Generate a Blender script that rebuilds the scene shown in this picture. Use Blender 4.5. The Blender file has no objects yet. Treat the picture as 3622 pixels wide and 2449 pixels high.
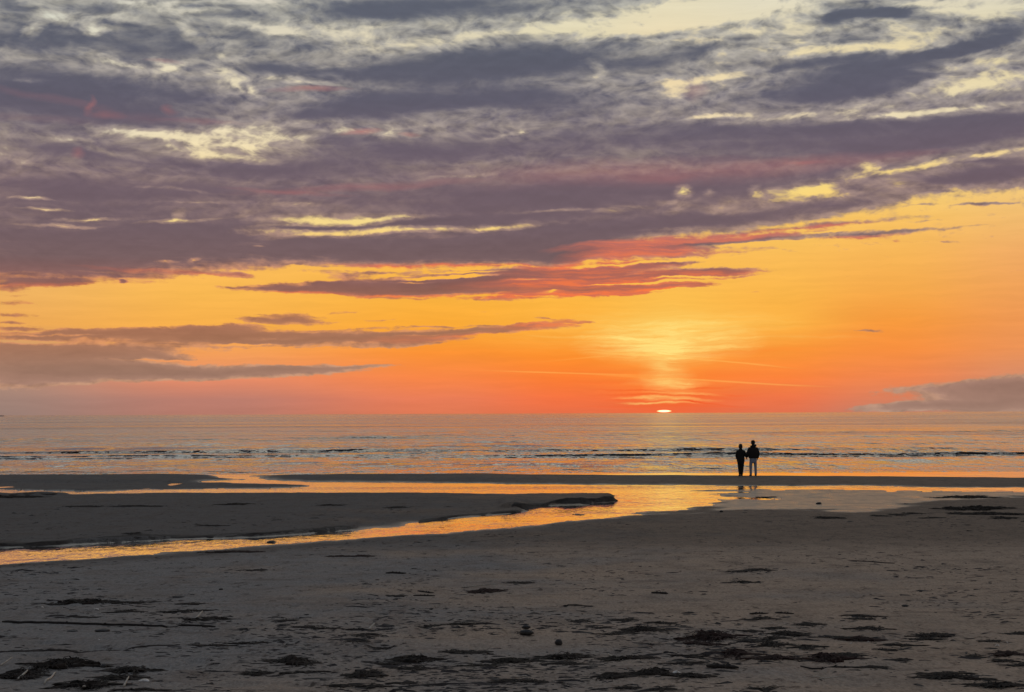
import bpy, bmesh, math, random
import numpy as np
from mathutils import Vector, Matrix, Euler

scene = bpy.context.scene
col = scene.collection
R = math.radians
rng = random.Random(11)

# ------------------------------------------------------------------ camera
EYE = 3.35                       # lens height above the water
cam_data = bpy.data.cameras.new('camera')
cam_data.sensor_width = 36.0
cam_data.lens = 55.40
cam_data.clip_start = 0.1
cam_data.clip_end = 200000.0
cam = bpy.data.objects.new('camera', cam_data)
col.objects.link(cam)
cam.location = (0.0, 0.0, EYE)
cam.rotation_euler = (Matrix.Rotation(R(90 + 2.452), 3, 'X') @ Matrix.Rotation(-0.0039, 3, 'Z')).to_euler()
scene.camera = cam

# ------------------------------------------------------------------ light and exposure
SUN_AZ, SUN_EL = 5.50, 0.065      # degrees: right of straight ahead, above the sea horizon
sun_data = bpy.data.lights.new('sun', 'SUN')
sun_data.energy = 0.00012           # nearly set, its light spread by the haze
sun_data.angle = R(1.0)
sun_data.color = (1.0, 0.42, 0.14)
sun = bpy.data.objects.new('sun', sun_data)
col.objects.link(sun)
_d = Vector((math.sin(R(SUN_AZ)), math.cos(R(SUN_AZ)), math.sin(R(0.6))))
sun.rotation_euler = (-_d).to_track_quat('-Z', 'Y').to_euler()
sun.location = (30, 300, 40)

scene.view_settings.view_transform = 'Standard'
scene.view_settings.look = 'None'
scene.view_settings.exposure = 0.0
scene.view_settings.gamma = 1.0
scene.view_settings.use_curve_mapping = False
scene.cycles.use_denoising = True
scene.cycles.denoising_input_passes = 'RGB_ALBEDO_NORMAL'
scene.cycles.max_bounces = 6
scene.cycles.sample_clamp_indirect = 3.0


def lin(c):
    f = lambda v: v / 12.92 if v <= 0.04045 else ((v + 0.055) / 1.055) ** 2.4
    return tuple(f(v / 255.0) for v in c) + (1.0,)


# ------------------------------------------------------------------ sky tables, degrees of azimuth and elevation
# (azimuth, elevation, half width, half height, tilt, strength) of every cloud body (+) and gap (-)
CLOUDS = [
    (-15.88,10.846,5.486,1.5226,-6,0.45), (-17.22,11.302,3.802,1.2822,0,0.25), (-13.32,12.857,2.732,0.8815,-10,0.45), (-16.79,12.967,2.938,0.6731,0,0.4), (-11.63,13.084,1.691,0.6411,-12,0.35), (-12.08,11.237,3.984,0.7212,-6,0.3),
    (-13.92,10.63,3.624,0.4808,-4,0.3), (-8.81,12.42,2.035,0.2885,4,0.35), (-7.7,12.295,1.889,0.2564,0,0.3), (-2.57,12.294,5.278,0.9937,6,0.5), (1.47,12.675,5.285,0.9616,0,0.5), (-4.18,12.513,3.507,0.4808,8,0.25),
    (-4.98,11.025,3.817,0.6411,3,0.65), (-2.25,11.36,4.161,0.5449,2,0.45), (0.33,11.515,3.205,0.5449,0,0.4), (1.95,11.034,3.842,0.7052,0,0.3), (-7.38,10.721,1.419,0.2244,0,0.3), (-3.21,14.603,5.752,0.5449,3,0.6),
    (-4.82,14.275,2.546,0.3847,3,0.3), (0.35,14.458,3.205,0.2885,4,0.25), (12.73,11.803,4.575,0.8334,4,0.55), (10.72,12.354,4.178,0.2244,4,0.4), (11.48,11.249,5.541,0.4808,4,0.3), (14.56,12.085,2.252,0.4808,4,0.2),
    (15.02,12.509,3.887,0.2564,7,0.45), (16.38,12.722,2.213,0.3205,8,0.45), (12.7,9.507,7.931,0.8014,2,0.55), (17.07,9.83,3.515,0.6731,3,0.55), (11.78,10.083,6.451,0.3526,1,0.3), (7.39,10.073,5.99,0.6411,0,0.3),
    (-4.18,9.465,5.261,0.5449,2,0.4), (-6.42,9.864,1.741,0.2885,0,0.35), (-8.16,8.785,5.967,0.5449,2,0.4), (2.26,9.695,8.001,0.9616,0,0.3), (-0.16,7.97,9.616,1.1219,0,0.3), (7.84,8.181,5.19,0.7372,0,0.35),
    (-14.19,5.93,7.231,0.8815,-2,0.4), (-9.57,6.484,5.143,0.5449,0,0.3), (-3.54,5.822,6.706,0.577,0,0.55), (-6.42,6.046,2.532,0.3847,0,0.3), (0.63,6.056,5.288,0.8014,2,0.5), (-0.97,7.018,4.807,0.2564,2,0.35),
    (7.83,7.0,7.236,0.4167,3,0.35), (4.49,6.659,4.779,0.4808,3,0.3), (-16.58,5.259,4.417,0.4808,-3,0.35), (17.05,8.243,2.637,0.3847,5,0.6), (16.91,8.705,1.761,0.1442,-3,0.45), (14.81,8.036,1.798,0.2244,0,0.3),
    (12.53,8.587,2.291,0.2885,0,0.35), (13.07,14.097,2.281,0.2725,-3,0.95), (11.83,13.895,1.075,0.2885,15,0.6), (14.29,13.828,1.355,0.1923,-6,0.55), (8.69,13.812,2.036,0.1603,3,0.3), (6.94,12.877,1.421,0.3526,3,0.5),
    (8.53,13.284,0.94,0.1923,3,0.35), (5.34,13.537,0.953,0.2244,-3,0.3), (10.26,13.29,0.931,0.1923,3,0.4), (10.1,12.839,0.932,0.1923,3,0.35), (15.64,13.591,1.635,0.3847,6,0.45), (12.44,13.033,1.223,0.3526,-3,0.35),
    (17.28,13.135,1.608,0.2564,-3,0.4), (5.17,12.538,1.908,0.3526,3,0.3), (-6.42,12.786,2.849,0.1923,2,0.15), (-5.3,13.192,1.271,0.2244,3,0.22), (-7.38,13.149,0.946,0.1923,3,0.22), (-9.75,13.46,1.868,0.6411,-16,0.22),
    (-13.17,13.693,2.127,0.4808,-5,0.2), (-16.2,13.449,1.478,0.2244,0,0.2), (-15.0,14.115,1.346,0.2885,0,0.35), (-17.54,13.951,0.874,0.3847,0,0.3), (-10.54,14.189,1.859,0.3847,0,0.25), (-14.36,9.161,4.512,0.3526,-4,0.3),
    (-13.6,7.956,6.359,0.4808,0,0.25), (-10.2,8.041,3.105,0.2885,0,0.2), (-6.89,6.707,2.685,0.0801,2,0.85), (-3.22,6.938,1.917,0.0801,6,0.55), (-16.46,9.23,4.864,0.7212,-2,0.2), (-15.86,7.731,5.339,1.1219,0,0.22),
    (-13.13,6.884,4.56,0.6411,0,0.12), (1.45,7.803,8.008,0.9616,0,0.15), (-6.42,13.632,4.115,0.3847,-2,-0.69), (-8.97,13.715,2.346,0.2244,-8,-0.506), (-3.7,13.292,3.352,0.3205,3,-0.57), (-5.46,13.85,1.747,0.3205,2,-0.368),
    (-1.44,13.615,2.403,0.1923,4,-0.46), (1.8,13.908,2.722,0.2404,5,-0.782), (0.91,13.732,1.282,0.1442,3,-0.368), (5.51,14.146,5.24,0.6731,4,-1.012), (3.9,13.692,3.829,0.3205,3,-0.644), (8.7,14.344,4.698,0.7212,2,-0.966),
    (9.79,13.538,2.023,0.6411,0,-0.414), (16.84,13.846,2.936,0.4808,0,-0.966), (14.29,14.201,4.515,0.1603,0,-0.828), (6.46,13.353,2.374,0.3847,0,-0.322), (14.12,12.939,1.658,0.6731,15,-0.57), (11.81,12.761,2.61,0.2564,3,-0.69),
    (9.63,13.011,1.869,0.4808,0,-0.368), (15.94,13.199,1.926,0.4167,0,-0.23), (7.89,12.693,0.944,0.2885,-10,-0.46), (16.95,11.341,2.933,0.4808,0,-0.874), (15.77,12.014,2.375,0.2564,0,-0.414), (17.55,12.196,1.311,0.2244,0,-0.368),
    (15.61,11.196,1.784,0.2564,0,-0.322), (5.73,11.626,0.762,0.4808,-20,-0.828), (5.49,11.367,1.112,0.1603,-4,-0.322), (7.72,12.082,2.203,0.2244,8,-0.736), (6.45,11.841,1.424,0.1923,6,-0.414), (3.25,12.498,0.479,0.3526,-35,-0.414),
    (3.08,12.112,0.959,0.1282,0,-0.276), (7.39,10.618,1.34,0.1442,2,-0.828), (10.54,10.563,2.014,0.1282,2,-0.57), (9.13,10.613,0.937,0.1282,0,-0.322), (13.93,10.449,2.567,0.1442,3,-0.782), (15.6,10.516,2.974,0.1442,4,-0.46),
    (17.08,10.537,1.464,0.1923,0,-0.368), (-11.76,9.741,4.147,0.4167,-5,-0.644), (-9.11,9.906,2.5,0.4808,-5,-0.782), (-13.15,9.941,2.432,0.2084,-6,-0.386), (-7.37,9.848,0.946,0.3205,0,-0.368), (-10.83,9.241,2.474,0.2244,-5,-0.69),
    (-14.21,9.243,1.657,0.1603,-8,-0.386), (-9.58,9.537,2.026,0.2244,-4,-0.322), (-17.49,8.807,1.312,0.1442,-10,-0.414), (-15.87,9.62,1.335,0.1923,-3,-0.276), (-6.1,10.119,1.268,0.1442,0,-0.276), (-4.5,10.076,1.434,0.1442,-3,-0.46),
    (-12.24,12.223,0.918,0.2564,-20,-0.782), (-14.39,12.353,1.353,0.1923,-20,-0.46), (-13.62,12.163,0.757,0.1923,0,-0.322), (-12.55,12.058,0.611,0.1923,20,-0.368), (-11.78,12.348,0.922,0.1603,15,-0.322), (-10.22,12.069,1.087,0.2885,-25,-0.46),
    (-9.91,12.539,0.622,0.1923,-25,-0.414), (-9.28,11.559,0.437,0.1923,-32,-0.644), (-9.9,11.695,0.467,0.1603,-32,-0.552), (-8.33,12.048,0.941,0.1282,0,-0.46), (-7.38,11.87,1.103,0.1122,-3,-0.782), (-11.79,14.255,2.15,0.1603,0,-0.368),
    (-9.6,14.603,1.091,0.1442,0,-0.736), (-12.1,14.421,1.379,0.1122,8,-0.46), (-17.02,13.279,0.498,0.4167,50,-0.69), (-15.9,13.734,1.631,0.2244,0,-0.46), (-14.77,13.384,0.749,0.2244,10,-0.782), (-15.0,13.49,1.645,0.1603,0,-0.368),
    (-13.79,14.364,0.907,0.1122,0,-0.46), (-16.8,13.854,0.881,0.2244,-40,-0.368), (-16.85,11.622,0.587,0.1122,0,-0.276), (-12.53,9.531,0.611,0.0962,0,-0.276), (-11.78,13.456,0.922,0.2564,-35,-0.368), (-13.94,13.878,0.906,0.2244,0,-0.368),
    (-11.17,14.238,1.234,0.1282,8,-0.368), (-6.42,6.965,3.482,0.3045,2,-1.012), (-8.95,6.572,2.033,0.1923,3,-0.828), (-6.42,6.522,3.64,0.2244,3,-0.92), (-3.22,6.699,2.876,0.1603,3,-0.828), (-4.18,7.061,2.072,0.1282,3,-0.506),
    (-0.81,6.731,1.923,0.1282,2,-0.782), (0.31,6.744,0.962,0.1122,2,-0.46), (-7.05,6.437,1.421,0.2244,0,-0.322), (-16.89,7.512,0.88,0.0801,0,-1.196), (-16.44,7.146,0.885,0.0801,0,-1.012), (-15.1,6.864,1.345,0.0962,4,-1.012),
    (-15.99,6.608,1.629,0.0801,0,-0.782), (-12.06,6.831,1.839,0.0962,4,-0.92), (-11.91,7.068,0.307,0.2244,40,-0.552), (-9.57,7.113,0.468,0.2564,0,-0.322), (-13.58,6.176,2.271,0.0801,0,-0.23), (-7.69,7.488,0.944,0.1122,0,-0.552),
    (-11.29,7.518,1.541,0.0641,0,-0.322), (-12.06,7.997,2.299,0.0801,-5,-0.322), (-12.36,5.374,0.612,0.0801,0,-0.69), (-11.43,5.42,0.37,0.0801,10,-0.598), (-9.1,6.018,0.313,0.0641,0,-0.552), (6.1,7.965,0.57,0.3205,-10,-1.196),
    (5.77,7.592,0.793,0.1442,0,-0.46), (7.21,7.927,0.347,0.1923,0,-0.414), (4.33,7.455,0.956,0.1122,0,-0.414), (3.53,7.338,0.639,0.1122,3,-0.46), (1.69,7.324,2.082,0.0801,3,-0.414), (5.45,6.646,1.906,0.1282,2,-0.322),
    (6.25,7.425,0.95,0.1923,20,-0.414), (7.68,7.476,0.944,0.2885,20,-0.368), (8.62,7.298,1.723,0.1923,3,-0.276), (9.1,7.961,0.406,0.2885,0,-0.69), (10.51,7.876,1.859,0.3847,3,-1.058), (11.13,8.013,1.234,0.3847,0,-0.644),
    (12.21,7.745,1.225,0.1603,6,-0.46), (12.68,8.504,1.22,0.4167,20,-0.782), (13.15,8.672,0.608,0.2564,0,-0.46), (14.51,8.586,2.253,0.1763,9,-0.92), (17.2,8.917,1.609,0.1603,7,-0.92), (16.32,8.931,1.033,0.0962,0,-0.322),
    (9.88,7.58,2.333,0.1603,0,-0.322), (13.75,8.001,1.059,0.2564,0,-0.368), (-1.77,8.607,2.082,0.0801,4,-0.276), (0.41,10.213,0.962,0.1122,8,-0.46), (-0.16,10.105,1.603,0.0962,8,-0.23), (-2.42,4.961,2.72,0.0801,2,-1.748),
    (0.47,4.826,1.603,0.0962,3,-1.564), (-3.71,4.785,0.958,0.0641,0,-0.92), (1.43,4.389,0.641,0.0962,8,-1.38), (4.63,4.731,3.184,0.0577,2,-1.564), (2.71,4.684,1.439,0.0641,0,-0.92), (-1.3,5.136,2.563,0.0481,1,-1.104),
    (6.39,4.917,2.533,0.0481,2,-1.104), (3.84,5.393,2.872,0.0641,3,-0.828), (-8.62,2.78,1.253,0.0801,0,-0.828), (-9.56,2.555,2.026,0.0641,1,-0.92), (-16.26,2.853,2.216,0.0641,0,-1.104), (-17.14,2.614,1.317,0.0641,0,-0.92),
    (-12.34,1.932,1.682,0.0481,0,-0.92), (-2.59,2.913,2.559,0.0481,3,-0.828), (9.08,6.122,2.032,0.0641,2,-0.828), (11.42,6.444,1.848,0.0481,3,-0.552), (-5.78,4.54,5.33,0.3622,-1,1.3125), (-8.31,4.509,2.812,0.1891,-2,1.0),
    (-6.26,4.776,1.242,0.2757,3,0.6875), (-3.23,4.705,4.652,0.3622,2,1.1875), (-2.1,4.625,3.944,0.4488,2,0.875), (0.63,4.586,5.025,0.4055,1,1.125), (2.39,4.527,4.48,0.4488,4,1.25), (4.47,4.509,3.211,0.2973,5,1.0625),
    (2.56,4.957,4.3,0.3189,2,0.9375), (5.12,4.933,4.274,0.2108,4,1.0), (7.81,5.07,2.995,0.1675,1,1.25), (6.39,5.171,2.127,0.2324,2,0.625), (-0.18,4.941,3.59,0.1891,3,0.625), (-4.51,5.15,3.568,0.1242,0,0.75),
    (-1.94,5.073,4.662,0.1242,2,0.625), (4.48,5.832,3.664,0.3847,4,1.0), (6.4,6.108,4.274,0.3205,4,1.05), (8.29,5.885,2.04,0.1603,0,0.6), (6.4,5.759,3.007,0.1442,0,0.6), (9.4,6.289,3.276,0.1763,4,0.85),
    (10.02,5.74,0.933,0.0962,-8,0.35), (12.65,6.3,2.899,0.1923,1,0.95), (11.74,6.669,3.995,0.1282,3,0.8), (14.18,6.363,2.26,0.0801,1,0.5), (14.17,6.054,0.904,0.1282,-8,0.6), (15.52,5.934,1.042,0.0962,-3,0.6),
    (16.28,6.445,1.034,0.0641,4,0.4), (14.79,6.652,0.899,0.0641,3,0.4), (2.88,5.801,1.918,0.2564,5,0.5), (2.24,5.184,3.585,0.2757,3,1.0), (0.31,5.163,2.692,0.1675,2,0.875), (4.16,5.278,3.036,0.2757,4,1.0),
    (5.76,5.402,2.221,0.1122,4,0.6), (1.27,4.774,2.871,0.2324,2,0.625), (-4.19,4.896,2.143,0.1242,1,0.75), (-6.1,5.0,1.42,0.1458,3,0.625), (-0.66,4.11,2.154,0.1458,0,0.5625), (-3.23,4.21,2.326,0.1242,0,0.5),
    (6.39,4.662,1.596,0.1458,4,0.625), (7.65,4.899,1.763,0.1242,3,0.5625), (-8.23,3.495,2.11,0.2324,2,1.1875), (-5.78,3.727,1.066,0.0809,1,0.625), (-9.56,3.156,1.571,0.1026,0,0.625), (-4.82,3.426,1.426,0.1026,2,0.5),
    (-10.81,3.038,2.078,0.1242,2,0.625), (-2.43,2.305,0.717,0.0809,0,0.375), (-3.87,2.547,3.574,0.1458,3,0.625), (-9.09,3.301,1.05,0.1891,0,0.625), (-7.52,3.371,1.941,0.1675,0,0.625), (-6.73,2.737,7.436,0.3838,1,1.3125),
    (-10.18,2.853,5.738,0.3838,0,1.1875), (-2.11,2.945,4.661,0.2757,4,1.1875), (0.3,3.146,3.051,0.1891,4,1.0625), (1.75,3.427,1.614,0.1026,-5,0.75), (-4.19,3.155,3.571,0.1026,2,0.5), (-0.98,3.262,3.589,0.1026,3,0.5),
    (-13.11,2.881,5.108,0.3189,1,1.1875), (-15.97,2.933,3.318,0.2324,2,1.0625), (-17.14,2.797,1.967,0.1891,0,0.75), (-15.07,2.277,6.025,0.3622,1,1.1875), (-17.14,1.955,4.262,0.5786,0,1.0), (-13.1,2.085,3.065,0.2108,-2,1.0),
    (-11.72,1.557,7.4,0.3406,-1,1.375), (-15.81,1.5,5.484,0.5353,1,1.125), (-7.36,1.592,4.237,0.1891,1,1.0625), (-5.46,1.702,1.957,0.1026,3,0.75), (-17.42,1.143,3.268,0.4055,0,0.5625), (-17.14,1.802,5.573,1.0113,0,0.6875),
    (-13.1,1.492,7.322,0.3622,0,0.75), (-15.66,2.504,4.993,0.4055,0,0.5), (-18.02,2.483,1.461,0.2324,0,0.625), (16.92,0.799,5.093,0.3622,2,1.5625), (18.09,1.002,2.919,0.4488,0,1.0), (16.77,0.264,5.431,0.4055,2,1.5625),
    (18.23,0.514,3.886,0.7949,0,1.0), (14.39,0.168,2.863,0.2108,2,0.875), (16.73,7.222,1.47,0.0801,2,0.95), (17.47,7.237,0.875,0.0801,0,0.4), (14.49,7.202,0.901,0.0481,2,0.6), (12.46,2.868,1.284,0.0723,1,0.9375),
    (15.1,7.641,0.896,0.0641,0,0.4), (-17.74,3.951,0.977,0.1242,3,1.0625), (-17.01,3.933,0.657,0.0809,0,0.625), (-17.74,3.523,1.466,0.1242,0,1.0625), (-17.73,3.279,0.977,0.1026,0,0.875), (-17.59,3.083,1.631,0.1242,2,1.125),
    (-17.6,4.198,0.652,0.0809,0,0.75), (-13.85,4.742,0.203,0.1026,0,1.5), (-9.88,4.984,0.871,0.1458,0,0.9375), (-11.28,5.014,1.554,0.1242,0,0.5), (-16.72,4.643,2.14,0.1891,3,1.0625), (-17.74,4.393,0.977,0.1458,0,0.625),
]
SUNLIT = [
    (5.44,6.202,4.765,0.1923,4,1.1), (8.61,6.352,5.17,0.1603,4,1.0), (12.5,6.18,3.208,0.1282,1,0.8), (4.16,5.788,2.87,0.3847,5,0.95), (2.72,5.403,2.878,0.1442,3,1.0), (-1.78,5.36,4.803,0.0962,0,1.0),
    (-4.98,5.419,2.068,0.1282,0,0.6), (3.84,4.755,5.265,0.3847,2,0.8), (2.23,4.256,4.801,0.1923,1,1.0), (4.79,4.458,3.024,0.1923,4,0.9), (-1.3,4.208,3.204,0.0962,0,0.7), (7.02,5.067,3.157,0.1442,0,0.55),
    (6.4,5.838,3.482,0.2244,0,0.65), (10.96,6.612,3.707,0.1442,3,0.6), (0.31,4.619,3.205,0.3526,0,0.3), (3.04,5.209,4.155,0.2885,3,0.75), (1.43,4.773,3.203,0.2564,2,0.4), (-4.19,4.305,4.145,0.0801,0,0.6),
    (-7.37,4.389,2.365,0.0801,0,0.5), (1.26,3.253,2.563,0.2564,3,0.6), (-1.79,2.784,4.483,0.1923,2,0.35), (14.32,6.049,1.806,0.1923,0,0.5), (17.03,7.134,1.612,0.0801,0,0.4), (-7.38,11.638,1.576,0.1442,3,0.5),
    (-5.62,10.11,0.794,0.1442,8,0.65), (-3.7,10.067,0.479,0.1282,0,0.4), (-15.28,10.799,0.209,0.4167,-20,0.45), (-14.68,10.492,0.9,0.1603,0,0.35), (-12.39,10.735,0.306,0.2244,0,0.35), (-13.15,10.431,1.976,0.2244,-3,0.1),
    (-16.92,11.094,2.2,0.1923,-12,0.15), (-15.13,10.73,1.643,0.1603,-10,0.12), (-15.42,9.121,0.357,0.2564,0,0.4), (-11.3,10.419,1.849,0.1282,0,0.2), (-16.62,10.282,2.943,0.1923,0,0.08), (-5.3,8.194,5.085,0.1923,4,0.32),
    (-8.16,7.953,2.356,0.1122,-4,0.3), (5.46,8.703,6.67,0.6411,0,0.28), (10.99,8.874,5.097,0.3847,3,0.3), (10.68,8.853,0.929,0.0962,2,0.25), (5.46,8.466,1.906,0.2244,0,0.2), (1.45,8.596,6.086,0.6411,0,0.1),
    (-12.4,12.445,0.917,0.0962,-3,0.25), (-16.57,4.585,3.534,0.0962,3,0.28), (-12.36,5.062,3.67,0.0962,-3,0.28), (-10.19,5.028,2.174,0.0801,0,0.3), (14.22,9.135,1.807,0.1603,0,0.1), (6.61,11.573,0.633,0.4808,0,0.25),
]
GLOW = [
    (5.57,2.536,3.651,0.9937,0,0.72), (5.9,3.219,5.233,0.577,0,0.24), (5.57,2.345,1.905,0.4167,0,0.45), (5.56,1.388,1.191,1.202,0,0.38), (5.64,1.068,1.746,0.2244,0,0.5), (5.56,0.511,2.064,0.0801,-2,0.7),
    (5.24,0.369,1.748,0.0513,-1,0.75), (6.03,0.7,1.743,0.0641,-2,0.4), (5.57,1.707,0.873,0.6411,0,0.2), (6.37,3.246,2.849,0.0641,0,0.3), (7.0,2.714,6.631,0.0641,-1,0.22), (3.5,2.743,3.513,0.0641,-1,0.25),
    (5.41,2.346,1.112,0.1282,0,0.5), (7.0,2.333,2.21,0.1122,0,0.3), (4.46,2.593,6.691,0.6411,0,0.1), (5.42,3.144,8.26,0.9616,0,0.12),
]
CONTRAILS = [
    (5.09,2.093,3.021,0.0513,-3,0.55), (6.84,1.92,3.002,0.0417,-5,0.5), (8.88,1.713,1.721,0.0321,-6,0.3), (2.7,2.012,2.079,0.0353,5,0.3), (4.14,2.259,1.116,0.0481,14,0.2), (2.7,1.436,4.478,0.0417,-2,0.5),
    (5.09,1.279,2.544,0.0481,-3,0.4), (7.78,1.119,3.147,0.0449,-4,0.6), (10.12,0.976,1.709,0.0321,-3,0.25),
]
LOW_BARS = [
    (5.56,0.622,3.334,0.0545,-2,0.6), (4.6,0.499,1.752,0.0417,0,0.5), (6.51,0.395,1.899,0.0417,-6,0.6), (6.83,0.902,1.738,0.0561,3,0.5), (7.61,0.659,1.732,0.0561,2,0.35), (4.61,0.787,2.07,0.0481,-3,0.45),
    (4.13,1.077,2.392,0.0962,-1,0.25), (7.31,1.376,2.05,0.2244,0,0.22), (3.81,1.478,2.234,0.1603,0,0.2), (5.56,0.24,4.128,0.0641,0,0.35), (8.26,2.162,4.081,0.1603,2,0.15), (3.82,2.389,2.553,0.1122,0,0.15),
]
DECK_EDGE = [
    (-18.04,4.49), (-13.58,4.79), (-9.57,5.19), (-5.78,5.41), (-0.98,5.38), (1.92,5.35),
    (3.04,5.8), (4.65,6.26), (7.04,6.43), (11.74,6.92), (14.04,7.45), (15.55,7.68),
    (18.11,7.69),
]
CLEAR_AZ = [-28.2, -18.6, -10.6, -2.6, 2.2, 5.6, 9.4, 13.4, 18.6, 27.9]
CLEAR = [
    (0.02, [(138,120,115),(152,126,116),(182,122,106),(222,120,84),(232,112,72),(238,104,62),(226,114,78),(196,126,102),(160,126,108),(138,120,112)]),
    (0.54, [(140,122,116),(160,130,118),(188,126,110),(234,126,88),(246,116,66),(250,112,52),(240,118,72),(220,128,92),(196,134,106),(150,122,110)]),
    (1.26, [(146,126,118),(178,140,120),(230,140,104),(248,134,72),(252,126,52),(254,140,56),(252,132,60),(240,134,78),(214,140,104),(160,126,112)]),
    (2.22, [(150,130,116),(205,155,112),(244,160,90),(251,146,54),(252,146,46),(254,160,60),(251,150,56),(248,144,64),(236,148,88),(176,134,112)]),
    (3.18, [(160,140,118),(238,170,88),(248,176,76),(251,170,56),(252,172,56),(254,190,78),(252,176,66),(247,154,62),(238,152,84),(186,142,112)]),
    (4.3, [(165,148,122),(238,178,98),(249,184,82),(251,180,66),(252,184,70),(252,190,80),(250,182,76),(246,170,76),(240,162,90),(190,150,118)]),
    (5.58, [(170,152,128),(240,178,104),(250,188,92),(251,186,80),(252,188,82),(251,190,86),(250,188,88),(247,182,88),(240,172,102),(194,158,124)]),
    (6.86, [(170,158,136),(240,206,150),(250,220,142),(250,220,140),(250,212,122),(250,200,104),(250,200,100),(248,194,100),(241,188,112),(196,164,130)]),
    (8.13, [(168,158,142),(234,210,172),(246,220,158),(246,221,156),(246,218,148),(250,226,146),(252,222,136),(249,214,124),(244,206,128),(196,168,136)]),
    (10.18, [(162,158,150),(230,222,200),(240,224,188),(236,220,184),(236,216,180),(242,220,178),(240,220,182),(236,220,184),(232,216,178),(190,170,142)]),
    (12.53, [(158,158,154),(226,222,200),(228,216,186),(226,212,178),(228,214,174),(238,216,172),(236,218,174),(234,216,170),(230,214,168),(184,172,150)]),
    (14.54, [(150,154,156),(212,214,202),(214,208,192),(220,212,188),(228,220,190),(228,218,186),(226,218,192),(222,214,190),(216,212,194),(178,172,158)]),
    (24.0, [(140,146,152),(206,210,206),(212,211,203),(218,214,200),(224,218,200),(226,218,200),(224,216,198),(220,214,198),(212,210,200),(170,170,166)]),
    (55.0, [(92,100,118),(104,112,130),(108,114,132),(110,116,132),(112,116,132),(112,116,132),(112,116,132),(110,116,132),(104,112,130),(96,104,120)]),
]
THICK = [
    (0.02, (164, 130, 114)),
    (0.94, (164, 126, 110)),
    (1.66, (166, 126, 106)),
    (2.7, (170, 118, 90)),
    (3.82, (168, 112, 86)),
    (4.78, (140, 98, 92)),
    (5.58, (120, 96, 97)),
    (6.7, (114, 95, 101)),
    (8.13, (112, 95, 104)),
    (9.55, (107, 95, 107)),
    (11.28, (97, 94, 108)),
    (12.99, (93, 95, 108)),
    (14.84, (95, 99, 112)),
    (24.0, (84, 92, 110)),
    (55.0, (74, 82, 100)),
]
THIN = [
    (0.02, (172, 138, 120)),
    (1.66, (190, 142, 112)),
    (2.7, (206, 138, 92)),
    (3.82, (206, 140, 84)),
    (4.78, (204, 136, 92)),
    (5.58, (178, 132, 112)),
    (6.7, (160, 132, 118)),
    (8.13, (154, 130, 122)),
    (9.55, (158, 142, 132)),
    (11.28, (162, 152, 146)),
    (12.99, (170, 164, 154)),
    (14.84, (170, 168, 158)),
    (24.0, (140, 144, 150)),
    (55.0, (110, 116, 130)),
]

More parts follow.
